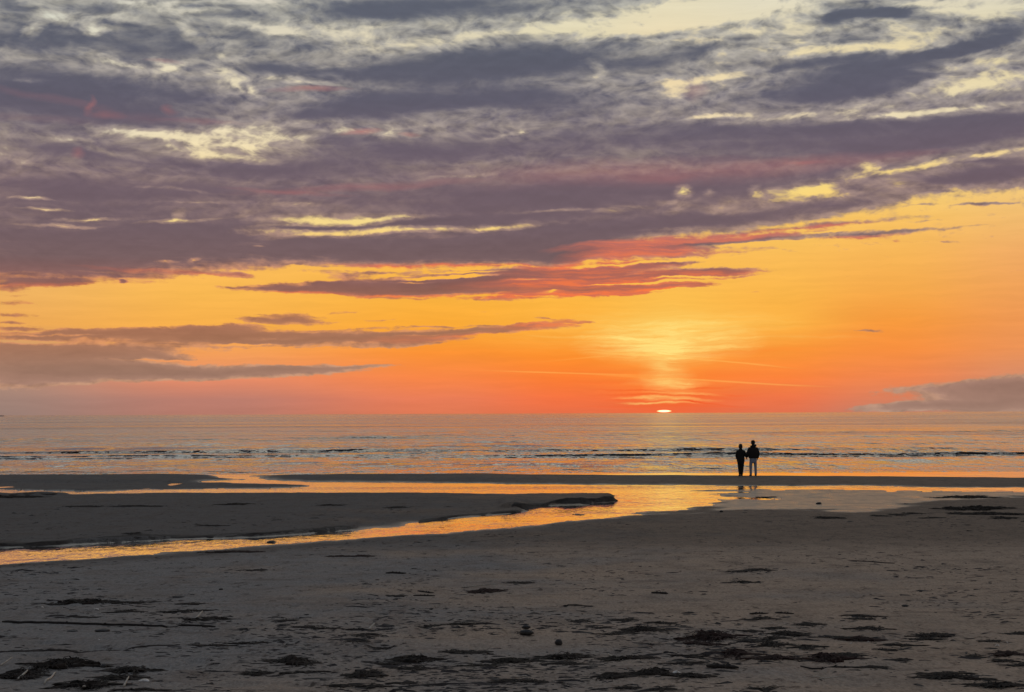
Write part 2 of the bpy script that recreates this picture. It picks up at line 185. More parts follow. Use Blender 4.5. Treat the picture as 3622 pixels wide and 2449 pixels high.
class Nodes:
    """Short-hand for building a node tree."""
    def __init__(self, tree):
        self.t = tree

    def add(self, kind, **props):
        n = self.t.nodes.new(kind)
        for k, v in props.items():
            setattr(n, k, v)
        return n

    def set(self, sock, v):
        if isinstance(v, bpy.types.NodeSocket):
            self.t.links.new(v, sock)
        elif v is not None:
            sock.default_value = v

    def m(self, op, a, b=None, c=None, clamp=False):
        n = self.add('ShaderNodeMath', operation=op, use_clamp=clamp)
        for i, v in enumerate((a, b, c)):
            self.set(n.inputs[i], v)
        return n.outputs[0]

    def vm(self, op, a, b=None, c=None, s=None):
        n = self.add('ShaderNodeVectorMath', operation=op)
        for i, v in enumerate((a, b, c)):
            if v is not None:
                self.set(n.inputs[i], v)
        if s is not None:
            self.set(n.inputs['Scale'], s)
        return n.outputs['Value'] if op in ('LENGTH', 'DOT_PRODUCT') else n.outputs[0]

    def xyz(self, x=0.0, y=0.0, z=0.0):
        n = self.add('ShaderNodeCombineXYZ')
        for i, v in enumerate((x, y, z)):
            self.set(n.inputs[i], v)
        return n.outputs[0]

    def smooth(self, v, lo, hi, a=0.0, b=1.0):
        n = self.add('ShaderNodeMapRange', interpolation_type='SMOOTHSTEP')
        self.set(n.inputs[0], v)
        for i, q in enumerate((lo, hi, a, b)):
            self.set(n.inputs[i + 1], q)
        return n.outputs[0]

    def maplin(self, v, lo, hi, a=0.0, b=1.0):
        n = self.add('ShaderNodeMapRange')
        self.set(n.inputs[0], v)
        for i, q in enumerate((lo, hi, a, b)):
            self.set(n.inputs[i + 1], q)
        return n.outputs[0]

    def mix(self, f, a, b, blend='MIX'):
        n = self.add('ShaderNodeMix', data_type='RGBA', blend_type=blend)
        self.set(n.inputs[0], f)
        self.set(n.inputs[6], a)
        self.set(n.inputs[7], b)
        return n.outputs[2]

    def noise(self, vec, scale=1.0, detail=4.0, rough=0.5, distortion=0.0):
        n = self.add('ShaderNodeTexNoise')
        self.set(n.inputs['Vector'], vec)
        n.inputs['Scale'].default_value = scale
        n.inputs['Detail'].default_value = detail
        n.inputs['Roughness'].default_value = rough
        n.inputs['Distortion'].default_value = distortion
        return n

    def ramp(self, v, stops, interp='LINEAR'):
        n = self.add('ShaderNodeValToRGB')
        n.color_ramp.interpolation = interp
        e = n.color_ramp.elements
        while len(e) > 1:
            e.remove(e[-1])
        e[0].position, e[0].color = stops[0]
        for p, c in stops[1:]:
            q = e.new(p)
            q.color = c
        self.set(n.inputs[0], v)
        return n.outputs[0]

    def patch(self, vec, a, e, w, h, tilt):
        g = self.add('ShaderNodeTexGradient', gradient_type='SPHERICAL')
        g.texture_mapping.vector_type = 'TEXTURE'
        g.texture_mapping.translation = (a, e, 0)
        g.texture_mapping.rotation = (0, 0, R(tilt))
        g.texture_mapping.scale = (w, h, 1)
        self.set(g.inputs[0], vec)
        return g.outputs['Fac']

    def patches(self, vec, table, start=0.0):
        acc = start
        for a, e, w, h, tilt, s in table:
            acc = self.m('MULTIPLY_ADD', self.patch(vec, a, e, w, h, tilt), s, acc)
        return acc


def build_sky():
    world = bpy.data.worlds.new('World')
    scene.world = world
    world.use_nodes = True
    nt = world.node_tree
    nt.nodes.clear()
    N = Nodes(nt)
    tc = N.add('ShaderNodeTexCoord')
    sep = N.add('ShaderNodeSeparateXYZ')
    N.set(sep.inputs[0], tc.outputs['Generated'])
    x, y, z = sep.outputs
    az = N.m('MULTIPLY', N.m('ARCTAN2', x, y), 180 / math.pi)
    hor = N.m('SQRT', N.m('ADD', N.m('MULTIPLY', x, x), N.m('MULTIPLY', y, y)))
    el = N.m('MULTIPLY', N.m('ARCTAN2', z, hor), 180 / math.pi)
    P = N.xyz(az, el)

    # --- wind-torn coordinates
    wa = N.noise(N.vm('MULTIPLY', P, (0.30, 0.9, 1)), 1.0, 2.0, 0.5).outputs['Color']
    wb = N.noise(N.vm('MULTIPLY', P, (1.5, 3.2, 1)), 1.0, 3.0, 0.6).outputs['Color']
    wa = N.vm('MULTIPLY', N.vm('SUBTRACT', wa, (0.5, 0.5, 0.5)), (1.7, 0.40, 0))
    wb = N.vm('MULTIPLY', N.vm('SUBTRACT', wb, (0.5, 0.5, 0.5)), (0.42, 0.17, 0))
    W = N.vm('ADD', P, N.vm('ADD', wa, wb))
    ws = N.add('ShaderNodeSeparateXYZ')
    N.set(ws.inputs[0], W)

    # --- clear sky behind the clouds
    t = N.maplin(az, CLEAR_AZ[0], CLEAR_AZ[-1])
    span = CLEAR_AZ[-1] - CLEAR_AZ[0]
    clear = None
    last = None
    for e, cols in CLEAR:
        r = N.ramp(t, [((a - CLEAR_AZ[0]) / span, lin(c)) for a, c in zip(CLEAR_AZ, cols)], 'EASE')
        clear = r if clear is None else N.mix(N.maplin(el, last, e), clear, r)
        last = e
    nish = N.add('ShaderNodeTexSky', sky_type='NISHITA')
    nish.sun_disc = False
    nish.sun_elevation = R(0.6)
    nish.sun_rotation = R(SUN_AZ)
    nish.air_density = 1.0
    nish.dust_density = 2.0
    nish.ozone_density = 2.0
    dome = N.vm('SCALE', nish.outputs[0], s=0.07)
    away = N.smooth(N.m('ABSOLUTE', az), 30.0, 110.0)
    clear = N.mix(N.m('MULTIPLY', away, 0.8), clear, dome)

    # --- cloud cover
    W3 = N.vm('ADD', N.vm('ADD', P, wa), N.vm('SCALE', wb, s=0.45))
    n_big = N.noise(N.vm('MULTIPLY', W, (0.20, 1.0, 1)), 1.0, 4.0, 0.5).outputs['Fac']
    n_puff = N.noise(N.vm('MULTIPLY', W3, (1.3, 2.6, 1)), 1.0, 4.0, 0.5).outputs['Fac']
    n_puff2 = N.noise(N.vm('MULTIPLY', N.vm('ADD', W3, (0.02, -0.16, 0)), (1.3, 2.6, 1)), 1.0, 3.0, 0.5).outputs['Fac']
    n_streak = N.noise(N.vm('MULTIPLY', W, (0.28, 4.2, 1)), 1.0, 5.0, 0.6).outputs['Fac']
    n_fine = N.noise(N.vm('MULTIPLY', W, (0.8, 9.0, 1)), 1.0, 4.0, 0.6).outputs['Fac']
    lo, hi = -22.0, 22.0
    edge = N.ramp(N.maplin(ws.outputs[0], lo, hi), [((a - lo) / (hi - lo), (e / 20,) * 3 + (1,)) for a, e in DECK_EDGE], 'LINEAR')
    above = N.m('SUBTRACT', ws.outputs[1], N.m('MULTIPLY', edge, 20.0))
    deck = N.m('MULTIPLY_ADD', N.smooth(el, 10.0, 6.5), N.smooth(above, 0.2, 0.6, 0.0, 0.16), N.smooth(above, -0.28, 0.30, -0.44, 0.48))
    up = N.smooth(el, 4.0, 8.0)
    D = N.m('ADD', N.patches(W, CLOUDS, 0.0), deck)
    D = N.m('ADD', D, N.m('MULTIPLY', N.smooth(el, 15.5, 19.0, 0.0, -0.75), N.smooth(el, 34.0, 60.0, 1.0, 0.3)))
    D = N.m('MAXIMUM', D, N.maplin(up, 0, 1, -3.0, -0.60))
    base = D
    soft = N.smooth(base, 0.36, 0.92, 1.0, 0.22)          # deep deck is smooth, its rims are heaped
    D = N.m('MULTIPLY_ADD', N.m('SUBTRACT', n_big, 0.5), N.maplin(up, 0, 1, 0.35, 0.75), D)
    D = N.m('MULTIPLY_ADD', N.m('SUBTRACT', n_puff, 0.5), N.m('MULTIPLY', soft, N.maplin(up, 0, 1, 0.45, 0.50)), D)
    D = N.m('MULTIPLY_ADD', N.m('SUBTRACT', n_streak, 0.5), N.m('MULTIPLY', N.maplin(up, 0, 1, 0.95, 0.30), N.smooth(el, 0.6, 3.2, 0.45, 1.0)), D)
    D = N.m('MULTIPLY_ADD', N.m('SUBTRACT', n_fine, 0.5), N.m('MULTIPLY', N.maplin(up, 0, 1, 1.15, 0.0), N.smooth(el, 0.6, 3.2, 0.25, 1.0)), D)
    knob = N.add('ShaderNodeTexVoronoi', feature='SMOOTH_F1', voronoi_dimensions='2D')
    N.set(knob.inputs['Vector'], N.vm('MULTIPLY', W3, (3.1, 6.0, 1)))
    knob.inputs['Scale'].default_value = 1.0
    knob.inputs['Detail'].default_value = 1.5
    knob.inputs['Roughness'].default_value = 0.6
    knob.inputs['Smoothness'].default_value = 0.4
    D = N.m('MULTIPLY_ADD', N.m('SUBTRACT', 0.42, knob.outputs['Distance']), N.m('MULTIPLY', soft, N.maplin(up, 0, 1, 0.20, 0.24)), D)
    relief = N.m('SUBTRACT', n_puff2, n_puff)
    vor = N.add('ShaderNodeTexVoronoi', feature='SMOOTH_F1', voronoi_dimensions='2D')
    N.set(vor.inputs['Vector'], N.vm('MULTIPLY', W3, (1.15, 2.5, 1)))
    vor.inputs['Scale'].default_value = 1.0
    vor.inputs['Detail'].default_value = 2.0
    vor.inputs['Roughness'].default_value = 0.42
    vor.inputs['Lacunarity'].default_value = 2.3
    vor.inputs['Smoothness'].default_value = 0.55
    heap = N.m('SUBTRACT', 0.42, vor.outputs['Distance'])
    D = N.m('MULTIPLY_ADD', heap, N.m('MULTIPLY', soft, N.m('MULTIPLY', N.maplin(up, 0, 1, 0.25, 0.72), N.smooth(el, 6.0, 10.5, 0.55, 1.0))), D)

    # --- cloud colour by height and thickness
    def by_height(table):
        s = sorted(table)
        top = 56.0
        f = lambda e: math.sqrt(max(e, 0.0) / top)
        te = N.m('POWER', N.m('DIVIDE', N.m('MAXIMUM', el, 0.0), top), 0.5)
        return N.ramp(te, [(f(e), lin(c)) for e, c in s])
    thick = by_height(THICK)
    thin = by_height(THIN)
    body = N.smooth(N.m('MULTIPLY_ADD', N.m('MULTIPLY', relief, soft), 0.7, D), N.maplin(up, 0, 1, -0.05, -0.22), N.maplin(up, 0, 1, 0.65, 0.92))
    cloud = N.mix(body, thin, thick)
    cloud = N.vm('SCALE', cloud, s=N.maplin(D, 0.6, 1.7, 1.03, 0.86))
    cloud = N.mix(N.m('MULTIPLY', soft, 1.0), cloud, N.mix(1.0, cloud, N.maplin(relief, -0.15, 0.15, 1.16, 0.88), 'MULTIPLY'))
    lit = N.patches(W, SUNLIT, 0.0)
    lit = N.m('MULTIPLY', lit, N.smooth(D, 1.15, 0.35, 1.0, 1.4), clamp=True)
    ember = N.mix(N.smooth(el, 4.0, 8.5), N.mix(N.smooth(n_fine, 0.38, 0.62), lin((255, 124, 66)), lin((214, 112, 84))), lin((176, 112, 110)))
    cloud = N.mix(N.m('MULTIPLY', lit, N.smooth(el, 4.0, 8.5, 0.93, 0.8)), cloud, ember)
    cover = N.smooth(D, N.maplin(up, 0, 1, -0.26, -0.62), N.maplin(up, 0, 1, 0.16, 0.10))
    clear = N.mix(1.0, clear, N.maplin(n_streak, 0.3, 0.7, 0.955, 1.04), 'MULTIPLY')
    sky = N.mix(cover, clear, cloud)

    # --- glow, ice streaks and trails round the setting sun
    glow = N.m('MULTIPLY', N.patches(W, GLOW, 0.0), N.m('MULTIPLY', N.maplin(n_streak, 0.3, 0.7, 0.65, 1.2), N.maplin(n_fine, 0.35, 0.65, 0.55, 1.3)), clamp=True)
    sky = N.mix(N.m('MULTIPLY', glow, N.smooth(cover, 0.2, 0.9, 0.95, 0.25)), sky, lin((255, 226, 128)))
    bars = N.m('MULTIPLY', N.patches(W, LOW_BARS, 0.0), N.maplin(n_streak, 0.35, 0.65, 0.2, 1.4), clamp=True)
    sky = N.mix(bars, sky, lin((240, 84, 30)))
    W2 = N.vm('ADD', P, N.vm('SCALE', wb, s=0.12))
    trail = N.m('MULTIPLY', N.patches(W2, CONTRAILS, 0.0), N.maplin(n_big, 0.35, 0.6, 0.4, 1.3), clamp=True)
    sky = N.mix(N.m('MULTIPLY', trail, 0.8), sky, lin((255, 206, 104)))

    # --- the sun itself, squashed by refraction on the sea's edge
    sun_d = N.patch(P, SUN_AZ, SUN_EL, 0.285, 0.048, 0.2)
    rim = N.patch(P, SUN_AZ, SUN_EL, 0.36, 0.085, 0.2)
    sky = N.mix(N.m('MULTIPLY', N.smooth(rim, 0.0, 0.4), 0.6), sky, lin((246, 92, 52)))
    hot = N.mix(N.smooth(sun_d, 0.0, 0.5), (1.15, 0.50, 0.15, 1), (1.9, 1.45, 0.85, 1))
    sky = N.mix(N.smooth(sun_d, 0.0, 0.12), sky, hot)

    bg = N.add('ShaderNodeBackground')
    N.set(bg.inputs['Color'], sky)
    bg.inputs['Strength'].default_value = 1.0
    out = N.add('ShaderNodeOutputWorld')
    nt.links.new(bg.outputs[0], out.inputs[0])
    world.cycles.sampling_method = 'MANUAL'
    world.cycles.sample_map_resolution = 512


build_sky()

WATER_EDGE = [
    (-21.09,35.65), (-16.89,37.63), (-14.45,39.22), (-12.97,40.05), (-12.0,40.52), (-11.47,40.67), (-10.98,41.35), (-10.69,41.79),
    (-9.56,42.2), (-8.71,42.63), (-7.07,43.13), (-6.39,43.79), (-5.51,44.57), (-4.62,45.59), (-4.06,46.46), (-3.08,47.34),
    (-2.89,48.54), (-2.27,49.66), (-1.9,50.98), (-0.92,52.05), (-0.34,52.45), (0.27,53.45), (0.36,54.69), (1.58,57.46),
    (2.4,57.93), (3.27,58.97), (3.68,59.31), (4.02,59.86), (4.02,61.84), (3.77,63.54), (3.68,64.87), (3.47,66.03),
    (1.83,66.39), (-0.02,66.29), (-3.07,67.24), (-8.74,67.68), (-12.57,67.98), (-14.5,68.13), (-17.21,67.62), (-18.61,67.02),
    (-21.81,67.26), (-39.69,66.98), (-42.42,71.58), (-23.23,71.62), (-21.02,70.91), (-17.66,69.36), (-16.98,70.59), (-15.1,70.96),
    (-13.24,71.61), (-11.22,71.44), (-10.33,72.18), (-9.49,73.51), (-9.96,74.7), (-12.05,76.69), (-15.23,78.23), (-15.65,79.24),
    (-15.46,80.56), (-14.65,80.83), (-13.93,81.45), (-15.42,83.37), (-16.35,86.48), (-17.67,88.82), (-19.12,89.59), (-20.81,97.5),
    (-14.07,96.75), (-15.18,88.77), (-14.4,86.29), (-13.3,83.9), (-12.84,81.35), (-11.88,79.9), (-10.17,78.75), (-5.67,77.38),
    (-0.03,75.64), (5.14,73.99), (10.14,72.98), (15.06,72.13), (19.7,70.77), (22.48,69.47), (36.95,64.82), (35.01,61.43),
    (21.37,66.05), (18.64,66.99), (15.65,67.97), (12.7,68.46), (11.41,68.81), (10.96,69.11), (9.18,68.74), (7.91,68.34),
    (8.27,67.32), (9.28,66.76), (9.27,66.04), (8.77,65.62), (8.21,64.97), (8.69,63.39), (9.4,63.55), (9.97,62.86),
    (10.19,61.8), (9.68,61.03), (8.73,61.3), (8.38,60.92), (7.95,59.59), (7.24,58.51), (6.86,56.76), (6.35,55.11),
    (6.13,53.86), (5.16,53.15), (4.38,52.6), (3.21,51.51), (2.07,49.94), (1.33,48.31), (-0.02,46.24), (-2.03,44.39),
    (-3.18,43.33), (-4.29,42.41), (-5.35,41.44), (-6.35,40.43), (-7.29,39.46), (-8.15,38.86), (-8.53,38.64), (-8.6,37.95),
    (-9.25,37.6), (-9.98,36.83), (-10.77,36.37), (-11.5,35.52), (-12.8,34.74), (-14.82,33.02), (-18.25,30.87),
]
BAR_CREST = [
    (-53.17,87.07), (-28.08,86.55), (-23.41,86.48), (-19.48,86.89), (-17.08,85.84), (-15.56,82.61), (-14.43,84.39), (-12.36,84.97),
    (-7.83,85.3), (-1.72,85.47), (-0.03,84.11), (5.75,82.76), (11.33,81.45), (16.74,80.18), (25.01,77.27), (43.28,71.43),
]
FLAT_LEFT = [
    (-46.81,78.98), (-25.63,79.03), (-21.28,78.64), (-15.55,78.12), (-12.02,76.55), (-9.47,74.22), (-10.28,70.68), (-15.08,69.51),
    (-17.36,68.19), (-41.53,70.08),
]
FLAT_RIGHT = [
    (7.83,67.68), (11.02,69.46), (15.72,68.3), (22.29,66.05), (22.81,61.12), (20.04,61.95), (18.08,60.65), (15.6,58.69),
    (14.0,55.27), (12.45,53.29), (11.19,51.87), (10.44,53.73), (8.54,53.85), (7.08,53.01), (5.85,52.19), (7.05,57.45),
    (8.6,61.14),
]
CUT_BANKS = [
    ([(-20.84,35.77),(-16.96,37.78),(-14.51,39.38),(-13.03,40.22),(-12.05,40.69),(-11.03,41.53),(-9.61,42.39),(-7.1,43.32),(-5.55,44.89),(-4.64,45.82)], 0.075, 0.9),
    ([(-2.91,48.8),(-1.91,51.26),(-0.93,52.34),(0.28,53.76)], 0.05, 0.8),
    ([(-0.52,54.75),(0.37,55.66),(1.6,58.17),(2.43,58.66),(3.3,59.53),(4.02,60.25)], 0.16, 1.6),
    ([(-36.36,63.29),(-20.84,64.27),(-19.77,65.28),(-18.84,65.88)], 0.11, 1.6),
]
# x, y, width, depth (m), sort, label
WEED = [
    (-6.53, 24.80, 2.05, 0.98, 'weed', 'long ragged mat of dark seaweed stretched across the sand at the left'),
    (-4.93, 24.21, 0.29, 0.33, 'weed', 'short dark seaweed tuft just right of the long ragged mat'),
    (-4.75, 23.00, 0.72, 0.40, 'weed', 'flat dark seaweed strand below the short tuft right of the ragged mat'),
    (-4.18, 21.69, 0.78, 0.67, 'weed', 'dark seaweed strand with a pale reed lying against its left end'),
    (-3.04, 21.25, 0.14, 0.18, 'weed', 'small dark weed lump at the tail of the reed-crossed strand'),
    (-5.63, 22.99, 0.45, 0.40, 'weed', 'thin wispy seaweed under the long ragged mat'),
    (-6.05, 22.10, 0.36, 0.16, 'weed', 'narrow dark weed sliver above the long driftwood pole'),
    (-4.81, 17.81, 1.98, 0.09, 'ridge', 'long low ridge of sand-covered weed above the big seaweed pile'),
    (-3.06, 18.40, 0.43, 0.32, 'weed', 'low brownish weed heap at the right end of the sand-covered ridge'),
    (-3.51, 18.16, 0.39, 0.22, 'weed', 'thin broken weed line linking the sand-covered ridge to the brownish heap'),
    (-2.51, 20.27, 0.47, 0.43, 'weed', 'scraggly reddish weed beside the pale-tipped stick'),
    (-4.60, 16.30, 0.88, 0.82, 'pile', 'back hump of the big black seaweed pile at the bottom left'),
    (-4.80, 15.46, 0.53, 0.68, 'pile', 'black seaweed heap at the left frame edge with a pale reed on it'),
    (-3.91, 14.51, 0.60, 0.61, 'pile', 'black front part of the big seaweed pile nearest the camera'),
    (-3.79, 15.83, 0.45, 0.53, 'pile', 'right-hand tongue of the big black seaweed pile'),
    (-3.78, 15.20, 0.41, 0.43, 'pile', 'thin middle strands of the big black seaweed pile'),
    (-3.33, 14.21, 0.38, 0.21, 'weed', 'low weed scraps at the bottom edge right of the big pile'),
    (-2.28, 16.42, 0.44, 0.87, 'pile', 'isolated dark seaweed heap midway between the left pile and the centre'),
    (-2.52, 15.64, 0.25, 0.21, 'weed', 'flat dark weed tail left of the isolated heap'),
    (-2.04, 15.58, 0.36, 0.21, 'weed', 'dark weed blocks at the foot of the isolated heap'),
    (-1.25, 16.34, 0.23, 0.19, 'weed', 'pair of weed bits left of the peaked clump'),
    (-1.03, 16.64, 0.45, 0.66, 'pile', 'peaked dark seaweed clump in the lower centre-left'),
    (-0.99, 15.80, 0.34, 0.46, 'weed', 'tangled thin weed under the peaked clump'),
    (-1.43, 15.24, 0.30, 0.73, 'pile', 'upright lumpy black clump at the bottom, left of centre'),
    (-1.27, 14.43, 0.21, 0.30, 'weed', 'black weed scrap below the upright lumpy clump'),
    (-1.54, 14.44, 0.16, 0.51, 'weed', 'broken weed lump at the bottom left of the upright lumpy clump'),
    (-1.03, 14.62, 0.18, 0.15, 'weed', 'thin weed smear right of the black scrap at the bottom'),
    (-1.80, 19.13, 0.24, 0.49, 'weed', 'jagged dark weed just under the pale-tipped stick'),
    (-1.79, 18.32, 0.15, 0.23, 'weed', 'flat weed bit under the jagged weed'),
    (-1.49, 17.93, 0.16, 0.18, 'weed', 'small weed bit below the pale-tipped stick'),
    (-0.62, 20.51, 0.55, 0.33, 'weed', 'thin dark weed line level with the pale-tipped stick'),
    (-1.06, 20.29, 0.16, 0.60, 'weed', 'faint brown weed left of the thin dark line'),
    (-0.66, 17.35, 0.22, 0.37, 'weed', 'left one of two weed clumps in the lower centre'),
    (-0.40, 17.29, 0.22, 0.45, 'weed', 'right one of two weed clumps in the lower centre'),
    (-0.00, 16.55, 0.50, 0.42, 'pile', 'long spiky dark weed clump in the lower centre'),
    (0.55, 16.86, 0.48, 0.71, 'pile', 'humped dark weed clump right of the long spiky one'),
    (0.56, 16.25, 0.35, 0.22, 'weed', 'flat dark weed under the humped clump'),
    (-0.36, 16.15, 0.32, 0.18, 'weed', 'thin weed line left of the long spiky clump'),
    (1.18, 16.62, 0.54, 0.42, 'pile', 'dark weed clump with a pale bent reed at its left'),
    (-0.09, 14.80, 0.15, 0.25, 'weed', 'small dark weed knot left of the curved pale twig'),
    (0.19, 14.75, 0.16, 0.22, 'weed', 'small dark weed knot right of the curved pale twig'),
    (0.95, 15.12, 0.30, 0.39, 'pile', 'left clump of the pair at the bottom centre-right'),
    (1.34, 15.19, 0.46, 0.66, 'pile', 'larger right clump of the pair at the bottom centre-right'),
    (1.03, 14.28, 0.15, 0.27, 'weed', 'weed tuft at the bottom edge under the left clump of the pair'),
    (1.33, 14.11, 0.15, 0.12, 'weed', 'tiny weed tuft at the bottom edge under the right clump of the pair'),
    (1.49, 21.26, 0.23, 0.47, 'weed', 'small dark hump of weed at the far end of the central scatter'),
    (1.93, 20.61, 0.30, 0.44, 'weed', 'dark flat weed lump right of the small far hump'),
    (1.62, 19.64, 0.42, 0.77, 'pile', 'biggest black lump of the central scatter'),
    (1.11, 19.96, 0.14, 0.32, 'weed', 'little weed lump left of the biggest black lump'),
    (0.92, 21.03, 0.19, 0.40, 'weed', 'faint weed bit at the left of the central scatter'),
    (1.25, 19.22, 0.45, 0.30, 'weed', 'thin reddish weed under the biggest black lump'),
    (2.37, 18.85, 0.78, 0.81, 'red', 'wide reddish-brown weed patch in the right foreground'),
    (2.15, 18.16, 0.49, 0.36, 'red', 'dark lower rim of the wide reddish-brown weed patch'),
    (2.91, 17.95, 0.32, 0.53, 'pile', 'darkest black clump of the right foreground group'),
    (3.35, 19.27, 0.38, 0.50, 'pile', 'dark upper clump of the right foreground group'),
    (2.77, 18.40, 0.23, 0.41, 'weed', 'small dark clump between the reddish patch and the darkest clump'),
    (3.10, 18.79, 0.30, 0.33, 'weed', 'dark weed band above the darkest clump'),
    (2.93, 19.55, 0.25, 0.36, 'weed', 'thin weed above the right foreground group'),
    (3.28, 17.68, 0.32, 0.43, 'weed', 'ragged weed right of the darkest clump'),
    (2.73, 16.56, 0.51, 0.46, 'red', 'reddish weed heap below the darkest clump'),
    (2.37, 16.96, 0.40, 0.52, 'red', 'thin reddish weed left of the heap below the darkest clump'),
    (3.31, 16.54, 0.50, 0.77, 'red', 'reddish tangled heap above the long straight stick'),
    (3.56, 16.75, 0.24, 0.47, 'weed', 'dark tangle at the right of the reddish heap above the stick'),
    (1.91, 16.92, 0.33, 0.36, 'weed', 'brown weed strip at the lower left of the reddish patches'),
    (1.76, 16.08, 0.35, 0.22, 'weed', 'dark weed strip at the left of the thick driftwood log'),
    (1.69, 14.98, 0.27, 0.36, 'pile', 'dark weed clump below the thick driftwood log'),
    (2.21, 14.07, 0.15, 0.20, 'weed', 'dark weed clump on the bottom edge right of the thick log'),
    (3.36, 21.44, 0.38, 0.59, 'weed', 'pair of joined dark weed lumps below the two thin slivers'),
    (3.31, 20.03, 0.18, 0.26, 'weed', 'small dark weed bit above the dark upper clump'),
    (3.83, 20.56, 0.30, 0.28, 'weed', 'thin weed line with a dark end right of the joined lumps'),
    (4.79, 21.60, 0.46, 0.36, 'weed', 'upper dark strand of the two right of centre'),
    (4.64, 21.16, 0.27, 0.23, 'weed', 'lower dark strand of the two right of centre'),
    (4.50, 20.05, 0.47, 0.64, 'weed', 'brownish low mound of weed right of centre'),
    (3.86, 18.90, 0.51, 0.34, 'weed', 'dark arched weed strand below the brownish mound'),
    (4.08, 18.55, 0.40, 0.56, 'red', 'reddish weed beside the dark arched strand'),
    (4.38, 17.89, 0.35, 0.26, 'weed', 'thin dark weed below and left of the triangular clump'),
    (5.05, 19.13, 0.58, 0.49, 'pile', 'dark triangular weed clump at the far right'),
    (4.85, 18.59, 0.30, 0.37, 'pile', 'pointed lower tip of the dark triangular clump'),
    (5.50, 18.26, 0.18, 0.23, 'weed', 'dark flat weed just above the white shell'),
    (5.25, 16.88, 0.27, 0.40, 'red', 'reddish weed patch below the white shell'),
    (4.88, 16.76, 0.12, 0.35, 'weed', 'small weed tuft left of the reddish patch below the shell'),
    (5.04, 16.22, 0.17, 0.19, 'weed', 'dark weed under the reddish patch at the right edge'),
    (5.06, 15.87, 0.17, 0.25, 'weed', 'dark weed cut by the right frame edge under the reddish patch'),
    (6.10, 19.13, 0.17, 0.39, 'weed', 'dark weed cut by the right frame edge above the shell'),
    (4.08, 14.74, 0.61, 0.41, 'pile', 'long dark weed line slanting to the lower right corner, upper part'),
    (4.34, 14.22, 0.51, 0.38, 'pile', 'long dark weed line slanting to the lower right corner, lower part'),
    (4.07, 15.11, 0.41, 0.20, 'weed', 'thin weed along the top of the slanting line'),
    (3.57, 15.68, 0.13, 0.24, 'weed', 'dark weed knot at the right end of the long straight stick'),
    (4.03, 16.41, 0.12, 0.15, 'weed', 'narrow dark weed chip right of the reddish tangled heap'),
    (4.09, 17.35, 0.16, 0.17, 'weed', 'narrow dark weed chip above the one right of the tangled heap'),
    (4.53, 31.53, 0.51, 0.67, 'weed', 'hatched dark weed patch in the middle distance at the right'),
    (4.97, 31.81, 0.51, 0.80, 'weed', 'spiky right half of the hatched patch in the middle distance'),
    (4.22, 28.98, 0.47, 0.49, 'weed', 'flat dark weed under the hatched patch'),
    (0.16, 28.77, 0.41, 0.48, 'weed', 'small three-lobed weed bit in the middle distance'),
    (-0.46, 26.68, 0.57, 0.77, 'red', 'faint curled weed under the pale fallen stick'),
    (0.95, 23.70, 0.30, 0.28, 'weed', 'thin weed with two black dots in the middle distance'),
    (-1.92, 25.93, 0.21, 0.24, 'weed', 'left one of three dark slivers left of centre'),
    (-5.30, 32.51, 0.29, 0.83, 'weed', 'hooked dark weed bit in the middle distance at the left'),
    (-6.75, 38.03, 1.77, 0.63, 'red', 'low reddish weed streak below the stream'),
    (-3.73, 36.39, 1.11, 0.44, 'red', 'reddish smear below the stream near the centre'),
    (9.86, 49.39, 0.97, 1.59, 'weed', 'dark weed patch below the wet flat at the right'),
    (11.64, 50.24, 0.45, 0.69, 'weed', 'thin dark weed line under the sand step at the right'),
    (12.35, 50.75, 0.55, 1.40, 'weed', 'dark weed hump under the sand step at the right'),
    (13.02, 51.43, 0.55, 1.01, 'weed', 'short dark weed line right of the hump under the sand step'),
    (13.07, 49.20, 0.71, 0.66, 'weed', 'straight dark weed line below the right wrack band'),
    (15.66, 53.84, 3.19, 2.52, 'pile', 'long black wrack band along the sand step at the right edge'),
    (15.51, 50.84, 2.37, 1.69, 'pile', 'second black wrack line below the long band at the right edge'),
    (14.52, 51.19, 1.01, 1.42, 'weed', 'short black weed line left of the second wrack line'),
    (15.19, 48.95, 0.97, 1.30, 'weed', 'ragged weed trail under the second wrack line'),
    (17.69, 61.55, 3.64, 2.06, 'weed', 'dark weed line lying across the wet flat at the far right'),
    (10.00, 62.33, 0.67, 1.06, 'weed', 'thin dark weed line on the shining flat right of the couple'),
    (-13.65, 57.26, 2.05, 1.25, 'weed', 'dark ragged weed streak on the sand spit at the left'),
    (-15.48, 57.21, 1.44, 1.07, 'weed', 'thin weed line left of the ragged streak on the spit'),
    (-10.25, 58.28, 1.57, 1.29, 'weed', 'thin dark weed line on the middle of the spit'),
    (-6.61, 57.50, 1.03, 1.08, 'weed', 'dark weed line on the right part of the spit'),
    (-4.13, 55.95, 0.90, 1.02, 'weed', 'faint weed line near the centre of the spit'),
    (-8.92, 46.95, 0.93, 0.72, 'weed', 'dark weed line just above the stream on the spit'),
    (-10.31, 42.94, 0.46, 0.90, 'weed', 'dark weed lump on the far stream bank at the left'),
    (-20.04, 63.91, 2.52, 2.00, 'pile', 'black weed ledge at the left frame edge by the upper channel'),
]
